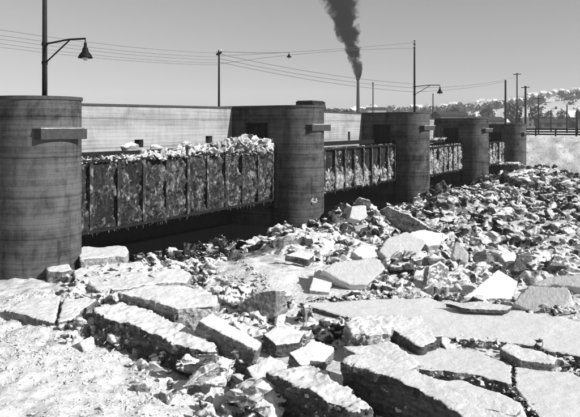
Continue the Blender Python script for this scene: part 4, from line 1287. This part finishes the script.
# ---- poles on the far shore
for (px, top_, base, Y, r, arms, lab) in [
        (373, 82, 118, 150, .15, 2, 'thin pole with crossarms right of the smoking chimney'),
        (433, 93, 122, 140, .14, 1, 'short pole right of the third pier lamp'),
        (505.5, 80, 128, 112, .2, 0, 'thick bare pole above the farthest pier'),
        (517, 73, 128, 118, .14, 1, 'tallest thin pole above the farthest pier'),
        (525.5, 86, 128, 108, .2, 1, 'thick pole with crossarm right of the farthest pier'),
        (538.5, 97, 128, 120, .13, 1, 'thin pole above the bank fence'),
        (551, 110, 131, 135, .13, 1, 'short thin pole left of the right edge'),
        (567, 104, 131, 125, .14, 1, 'thin pole near the right edge'),
        (577, 110, 131, 115, .2, 0, 'thick short pole at the right edge')]:
    p = at_y(px, base, Y); zb = LAND-.4
    pole(lab, (p.x, p.y, zb), at_y(px, top_, Y).z-zb, r, arms, rz=random.uniform(-.5, .8))
# bent bracket pole on the farthest pier
bp = empty('mast_bracket', dam(4*SPAN+1.0, 0.4, PTOP[4]), DAMROT)
tag(bp, 'small bent iron bracket on the far corner of the farthest pier', 'bracket')
MB().tube([(0,0,-.05),(0,0,.9),(.25,.1,1.4)], .06, 8).build('post', M['iron'], bp)
MB().tube([(0,0,.5),(.7,.3,-.2),(.75,.32,-1.4)], .05, 8).build('stay', M['iron'], bp)

# ---- houses
def house_meshes(w, d, h, rh, wall, roof):
    b = MB().box(-w/2, w/2, -d/2, d/2, -2, h)
    k = len(b.v)
    b.v += [(-w/2, -d/2, h), (w/2, -d/2, h), (w/2, d/2, h), (-w/2, d/2, h), (-w/2, 0, h+rh), (w/2, 0, h+rh)]
    b.f += [(k, k+4, k+3), (k+1, k+2, k+5)]
    me_w = bpy.data.meshes.new('wall'); me_w.from_pydata(b.v, [], b.f); me_w.materials.append(wall)
    r = MB(); o = .5; s = rh/(d/2); t = .3
    for sg in (-1, 1):
        y1 = sg*(d/2+o); z1 = h-o*s
        r.hexa([(-w/2-o, y1, z1), (w/2+o, y1, z1), (w/2+o, 0, h+rh), (-w/2-o, 0, h+rh), (-w/2-o, y1, z1+t), (w/2+o, y1, z1+t), (w/2+o, 0, h+rh+t), (-w/2-o, 0, h+rh+t)])
    me_r = bpy.data.meshes.new('roof'); me_r.from_pydata(r.v, [], r.f); me_r.materials.append(roof)
    c = MB().box(-.45, .45, -.45, .45, h+rh*.5, h+rh+1.2); me_c = bpy.data.meshes.new('chimney'); me_c.from_pydata(c.v, [], c.f); me_c.materials.append(M['brick'])
    wins = []
    for fl in range(max(1, int(h//3))):
        for x in np.arange(-w/2+1.4, w/2-.7, 2.5):
            wins.append((x, -d/2-.03, 1.0+3*fl))
    q = MB().box(-.5, .5, -.04, .03, 0, 1.5); me_q = bpy.data.meshes.new('window'); me_q.from_pydata(q.v, [], q.f); me_q.materials.append(M['pane'])
    return me_w, me_r, me_c, me_q, wins
HK = [house_meshes(10, 8, 5.6, 3.6, M['hw'], M['roof']), house_meshes(12, 8, 6, 3.2, M['hd'], M['roof']),
      house_meshes(8, 8, 6.5, 4.2, M['hw'], M['roof']), house_meshes(9, 7, 4, 3.4, M['hd'], M['roof_d'])]
def house(label, x, y, z, kind, rz, sc, group, windows=True, chimney=True):
    h = empty('house', (x, y, z), rz); h.scale = (sc, sc, sc)
    tag(h, label, 'house', group)
    w, r, c, q, wins = HK[kind]
    link('wall', w, None, h); ro = link('roof', r, None, h)
    if chimney: link('chimney', c, None, ro)
    if windows:
        for k in wins:
            o = link('window', q, None, h); o.location = k
    return h
rh_ = random.Random(31)
kinds = ['pale house', 'dark timber house', 'tall pale steep-roofed house', 'small dark bare-roofed house']
def hpos(px, Y): return ((px-290)/F*Y, Y)
# row just behind the bank
row = [(508, 300, 1), (520, 330, 0), (531, 290, 2), (545, 320, 1), (556, 300, 0), (566, 340, 3), (578, 310, 1), (590, 300, 0), (500, 360, 3), (541, 370, 2), (571, 380, 0), (486, 400, 1), (470, 380, 3)]
for j, (px, Y, k) in enumerate(row):
    x, y = hpos(px, Y)
    lab = kinds[k]+' behind the far bank, '+['left of the tallest pole', 'right of the tallest pole', 'beside the thick pole', 'behind the short thin pole', 'behind the bank fence', 'dark and low', 'at the right edge', 'beyond the right edge', 'above the farthest pier', 'second row', 'second row near the right edge', 'above the fourth gate', 'behind the fourth pier'][j]
    house(lab, x, y, land_z(x, y)+.3, k, rh_.uniform(-.6, .6), rh_.uniform(.75, 1.0), 'houses behind the bank')
# houses dotted over the hillside
pos = []
tries = 0
while len(pos) < 105 and tries < 4000:
    tries += 1
    px = rh_.uniform(330, 620); Y = rh_.uniform(680, 1350)
    if px < 440 and rh_.random() < .55: continue
    x, y = hpos(px, Y)
    if any(abs(px-a) < 5 and abs(Y-b) < 60 for a, b in pos): continue
    pos.append((px, Y))
    k = rh_.choice((0, 0, 1, 2, 2, 1))
    where = ('high' if Y > 1100 else 'halfway up' if Y > 880 else 'low')+' on the far hillside'
    mk = min(((358,'chimney'),(373,'thin pole'),(414,'pier lamp'),(433,'short pole'),(459,'dark warehouse'),(480,'long shed'),(505,'thick bare pole'),(517,'tallest pole'),(538,'fence pole'),(567,'right edge pole'),(600,'right edge')), key=lambda m: abs(m[0]-px))
    side = ('left' if px < mk[0] else 'right')+' of the '+mk[1]
    house('%s %s %s' % (kinds[k], where, side), x, y, land_z(x, y)+1.0, k, rh_.uniform(-.9, .9), rh_.uniform(.75, 1.1), 'houses on the far hillside', Y < 800, Y < 900)
# long low sheds by the river
def shed(label, px, Y, w, d, h, rz, wall, roof, zb=None):
    x, y = hpos(px, Y)
    s = empty('shed', (x, y, LAND-.4), rz); tag(s, label, 'shed', 'sheds on the far shore')
    MB().box(-w/2, w/2, -d/2, d/2, -1, h).build('wall', wall, s)
    MB().hexa([(-w/2-.5,-d/2-.5,h+.002),(w/2+.5,-d/2-.5,h+.002),(w/2+.5,d/2+.5,h+.002),(-w/2-.5,d/2+.5,h+.002),(-w/2-.3,-.3,h+1.4),(w/2+.3,-.3,h+1.4),(w/2+.3,.3,h+1.4),(-w/2-.3,.3,h+1.4)]).build('roof', roof, s)
    for k in range(int(w//4)):
        MB().box(-w/2+1.2+4*k, -w/2+3+4*k, -d/2-.05, -d/2+.02, 1.0, 2.4).build('window', M['pane'], s)
shed('dark boxy warehouse behind the fourth pier', 449, 210, 9, 7, 4.6, .2, M['hd'], M['roof_d'])
shed('long dark shed behind the fourth pier', 482, 240, 14, 7, 3.2, .1, M['hd'], M['roof_d'])
shed('long low dark shed left of the fourth pier', 436, 230, 20, 8, 4.2, .0, M['hd'], M['roof_d'])
shed('pale low building right of the thin pole near the chimney', 376, 330, 9, 8, 9.2, .0, M['hw'], M['roof_d'])
shed('small snow-roofed shed above the farthest pier', 498, 260, 7, 6, 2.6, -.1, M['hd'], M['roof'])
shed('low dark shed behind the bank fence', 552, 230, 9, 6, 2.4, -.1, M['hd'], M['roof_d'])

# ---- trees on the far shore
def tree_mesh(seed, leafy):
    rr = random.Random(seed); v = []; f = []
    for _ in range(420 if leafy else 300):
        while True:
            p = Vector((rr.uniform(-1, 1), rr.uniform(-1, 1), rr.uniform(-1, 1)))
            if p.length < 1 and noise.noise(p*2.2+Vector((seed*7.1, 0, 0))) > -.18: break
        c = Vector((p.x*2.2, p.y*2.2, 5+p.z*3.4)); a = rr.uniform(.4, .9)
        d1 = Vector((rr.gauss(0, 1), rr.gauss(0, 1), rr.gauss(0, 1))).normalized()*a
        d2 = Vector((rr.gauss(0, 1), rr.gauss(0, 1), rr.gauss(0, 1))).normalized()*a*.6
        k = len(v); v += [tuple(c-d1), tuple(c+d2), tuple(c+d1)]; f.append((k, k+1, k+2))
    me = bpy.data.meshes.new('crown'); me.from_pydata(v, [], f); me.materials.append(M['leaf'])
    t = MB().tube([(0,0,-.5),(0.05,0,2.5),(0,.1,6.5)], [.22, .16, .05], 6)
    for _ in range(6):
        z = rr.uniform(2.2, 5); a = rr.uniform(0, 6.28)
        t.tube([(0,0,z),(1.2*math.cos(a), 1.2*math.sin(a), z+1.5)], [.08, .02], 4)
    mt = bpy.data.meshes.new('trunk'); mt.from_pydata(t.v, [], t.f); mt.materials.append(M['bark'])
    return me, mt
TK = [tree_mesh(i, i % 2) for i in range(5)]
tpos = []
for _ in range(120):
    px = rh_.uniform(325, 600); Y = rh_.choice((rh_.uniform(260, 460), rh_.uniform(500, 1250), rh_.uniform(500, 1250)))
    if px < 430 and Y < 500: continue
    tpos.append((px, Y))
tpos += [(337, 210), (345, 230), (352, 260), (330, 240), (466, 420), (474, 460), (483, 430), (492, 480), (562, 250), (536, 260), (549, 280), (582, 270)]
for (px, Y) in tpos:
    x, y = hpos(px, Y); z = land_z(x, y)
    s = rh_.uniform(.75, 1.3)
    if px < 355 and Y < 300: s = (EYE+(16)/F*Y-z)/8.4
    tr = empty('tree', (x, y, z), rh_.uniform(0, 6)); tr.scale = (s*rh_.uniform(.9, 1.25), s, s)
    if Y < 300 and px < 355: lab = ('small dark tree showing over the wall beside the third pier', 'trees over the wall')
    elif Y < 500: lab = ('dark leafless tree among the houses behind the far bank', 'trees among the near houses')
    else: lab = ('dark leafless tree on the far hillside', 'trees on the far hillside')
    tag(tr, lab[0], 'tree', lab[1])
    a, b = rh_.choice(TK); link('crown', a, None, tr); link('trunk', b, None, tr)
# belt of woodland across the hillside, one mass
V = []; Fc = []
for _ in range(9000):
    px = rh_.uniform(300, 640); Y = rh_.gauss(620, 60) if rh_.random() < .65 else rh_.uniform(950, 1450)
    if noise.noise(Vector((px*.035, Y*.006, 1))) < -.05: continue
    x, y = hpos(px, Y); z = land_z(x, y)+rh_.random()**1.3*7; a = rh_.uniform(.6, 1.6)
    k = len(V); V += [(x-a, y+rh_.uniform(-a, a), z-a*.5), (x+a, y+rh_.uniform(-a, a), z-a*.4), (x+rh_.uniform(-a, a), y, z+a)]; Fc.append((k, k+1, k+2))
me = bpy.data.meshes.new('woodland'); me.from_pydata(V, [], Fc); me.materials.append(M['leaf'])
tag(link('woodland', me), 'dark leafless woodland spread over the far hillside', 'woodland', kind='stuff')

# ---- chimney and smoke
CY = 300.0
cb = at_y(358, 125, CY); ctop = at_y(358, 78, CY).z
ch = empty('factory_chimney', (cb.x, cb.y, LAND-.4)); tag(ch, 'tall thin factory chimney giving off black smoke', 'chimney')
H = ctop-LAND+.4
MB().tube([(0,0,-1),(0,0,H*.6),(0,0,H)], [.95, .72, .58], 16).build('stack', M['brick'], ch, True)
MB().tube([(0,0,H-.9),(0,0,H-.3)], .68, 16).build('rim_band', M['brick'], ch)
# plume: spine in pixels with half widths
SP = [(358,80,1.4),(358,76,2.4),(357.3,69,3.9),(354.5,55,6.2),(349.5,41,9.8),(346.5,27.5,11.5),(342.5,14,14),(338,0,17.5),(330,-15,22),(321,-32,27)]
sm = MB(); nr = 20
pts = [at_y(a, b, CY) for a, b, c in SP]
fine_p, fine_r = [], []
for i in range(len(SP)-1):
    for q in range(4):
        f = q/4; fine_p.append(pts[i].lerp(pts[i+1], f)); fine_r.append((SP[i][2]+(SP[i+1][2]-SP[i][2])*f)/F*CY)
fine_p.append(pts[-1]); fine_r.append(SP[-1][2]/F*CY)
orig = fine_p[0].copy()
sm.tube([p-orig for p in fine_p], [r*1.45 for r in fine_r], nr)
def smoke_mat():
    m = bpy.data.materials.new('black_smoke'); m.use_nodes = True
    n = m.node_tree.nodes; l = m.node_tree.links; n.clear()
    out = n.new('ShaderNodeOutputMaterial'); v = n.new('ShaderNodeVolumePrincipled')
    v.inputs['Color'].default_value = (.02, .02, .02, 1)
    v.inputs['Anisotropy'].default_value = 0.2
    tc = n.new('ShaderNodeTexCoord').outputs['Object']
    sep = N(n, 'ShaderNodeSeparateXYZ'); l.new(tc, sep.inputs[0])
    ztop = fine_p[-1].z-orig.z
    h = math_n(n, l, 'DIVIDE', sep.outputs['Z'], ztop)
    xs = [p.x-orig.x for p in pts]; x0, x1 = min(xs), max(xs)
    zs = [(p.z-orig.z)/ztop for p in pts]; ws = [c/F*CY for a_, b_, c in SP]; wm = max(ws)
    sx = ramp(n, l, h, [(z_, (x_-x0)/(x1-x0)) for z_, x_ in zip(zs, xs)])
    sx = math_n(n, l, 'ADD', math_n(n, l, 'MULTIPLY', sx, x1-x0), x0)
    w_ = math_n(n, l, 'MULTIPLY', ramp(n, l, h, [(z_, k/wm) for z_, k in zip(zs, ws)]), wm)
    dx = math_n(n, l, 'DIVIDE', math_n(n, l, 'SUBTRACT', sep.outputs['X'], sx), w_)
    dy = math_n(n, l, 'DIVIDE', sep.outputs['Y'], w_)
    r = math_n(n, l, 'SQRT', math_n(n, l, 'ADD', math_n(n, l, 'MULTIPLY', dx, dx), math_n(n, l, 'MULTIPLY', dy, dy)), 0.0)
    a = math_n(n, l, 'ADD', math_n(n, l, 'MULTIPLY', noise_n(n, l, .16, 2, .5, tc, 0.5), .65), math_n(n, l, 'MULTIPLY', noise_n(n, l, .5, 5, .6, tc, 0.6), .35))
    core = math_n(n, l, 'ADD', math_n(n, l, 'MULTIPLY', math_n(n, l, 'SUBTRACT', a, .5), 3.6), math_n(n, l, 'SUBTRACT', .95, r))
    core = math_n(n, l, 'ADD', core, ramp(n, l, h, [(0.0, .7), (0.16, .2), (.3, 0.0)]))
    d = ramp(n, l, core, [(.0, 0.0), (.35, .25), (.9, 1.0)])
    fall = ramp(n, l, h, [(0.0, 1.0), (0.12, .55), (.5, .26), (1.0, .14)])
    d = math_n(n, l, 'MULTIPLY', math_n(n, l, 'MULTIPLY', d, fall), 9.0)
    l.new(d, v.inputs['Density']); l.new(v.outputs[0], out.inputs['Volume'])
    return m
so = sm.build('smoke_plume', smoke_mat()); so.location = orig
tag(so, 'black smoke plume billowing up from the factory chimney', 'smoke', kind='stuff')

# ---- parked car on the bridge deck, roof showing over the second pier
cn = -5.3
ct = on_pier(312, 1, cn)
car = empty('parked_car', dam(ct, cn, DECK2), DAMROT+math.pi/2); car.scale = (1.2, 1.2, 1.2)
tag(car, 'dark boxy vehicle on the deck, its roof showing above the second pier', 'car')
MB().box(-1.1, .85, -.72, .72, .45, 1.02).build('body', M['paint'], car, bevel=.06)
cbn = MB().hexa([(-1.05,-.68,1.022),(.75,-.68,1.022),(.75,.68,1.022),(-1.05,.68,1.022),(-.98,-.62,1.5),(.62,-.62,1.5),(.62,.62,1.5),(-.98,.62,1.5)]).build('cabin', M['paint'], car)
MB().hexa([(-1.08,-.68,1.502),(.72,-.68,1.502),(.72,.68,1.502),(-1.08,.68,1.502),(-.95,-.55,1.64),(.55,-.55,1.64),(.55,.55,1.64),(-.95,.55,1.64)]).build('roof', M['paint'], car, bevel=.03)
for sy in (-1, 1):
    MB().box(-.85, -.2, sy*.66-.02, sy*.66+.02, 1.1, 1.42).build('window', M['pane'], cbn)
    MB().box(-.1, .5, sy*.66-.02, sy*.66+.02, 1.1, 1.42).build('window', M['pane'], cbn)
MB().box(.852, 1.9, -.42, .42, .5, .98).build('bonnet', M['paint'], car, bevel=.06)
for sx in (-.75, 1.45):
    for sy in (-1, 1):
        MB().tube([(sx, sy*.62, .36), (sx, sy*.78, .36)], .36, 16).build('wheel', M['rubber'], car)

# ---- winter haze over the valley
hzb = MB().box(-2600, 3600, -60, 2900, -14, 150)
hm = bpy.data.materials.new('winter_haze'); hm.use_nodes = True
n_ = hm.node_tree.nodes; n_.clear()
o_ = n_.new('ShaderNodeOutputMaterial'); v_ = n_.new('ShaderNodeVolumePrincipled')
v_.inputs['Color'].default_value = (.9, .9, .9, 1); v_.inputs['Density'].default_value = .00026
hm.node_tree.links.new(v_.outputs[0], o_.inputs['Volume'])
tag(hzb.build('haze', hm), 'thin winter haze over the valley', 'haze', kind='stuff')
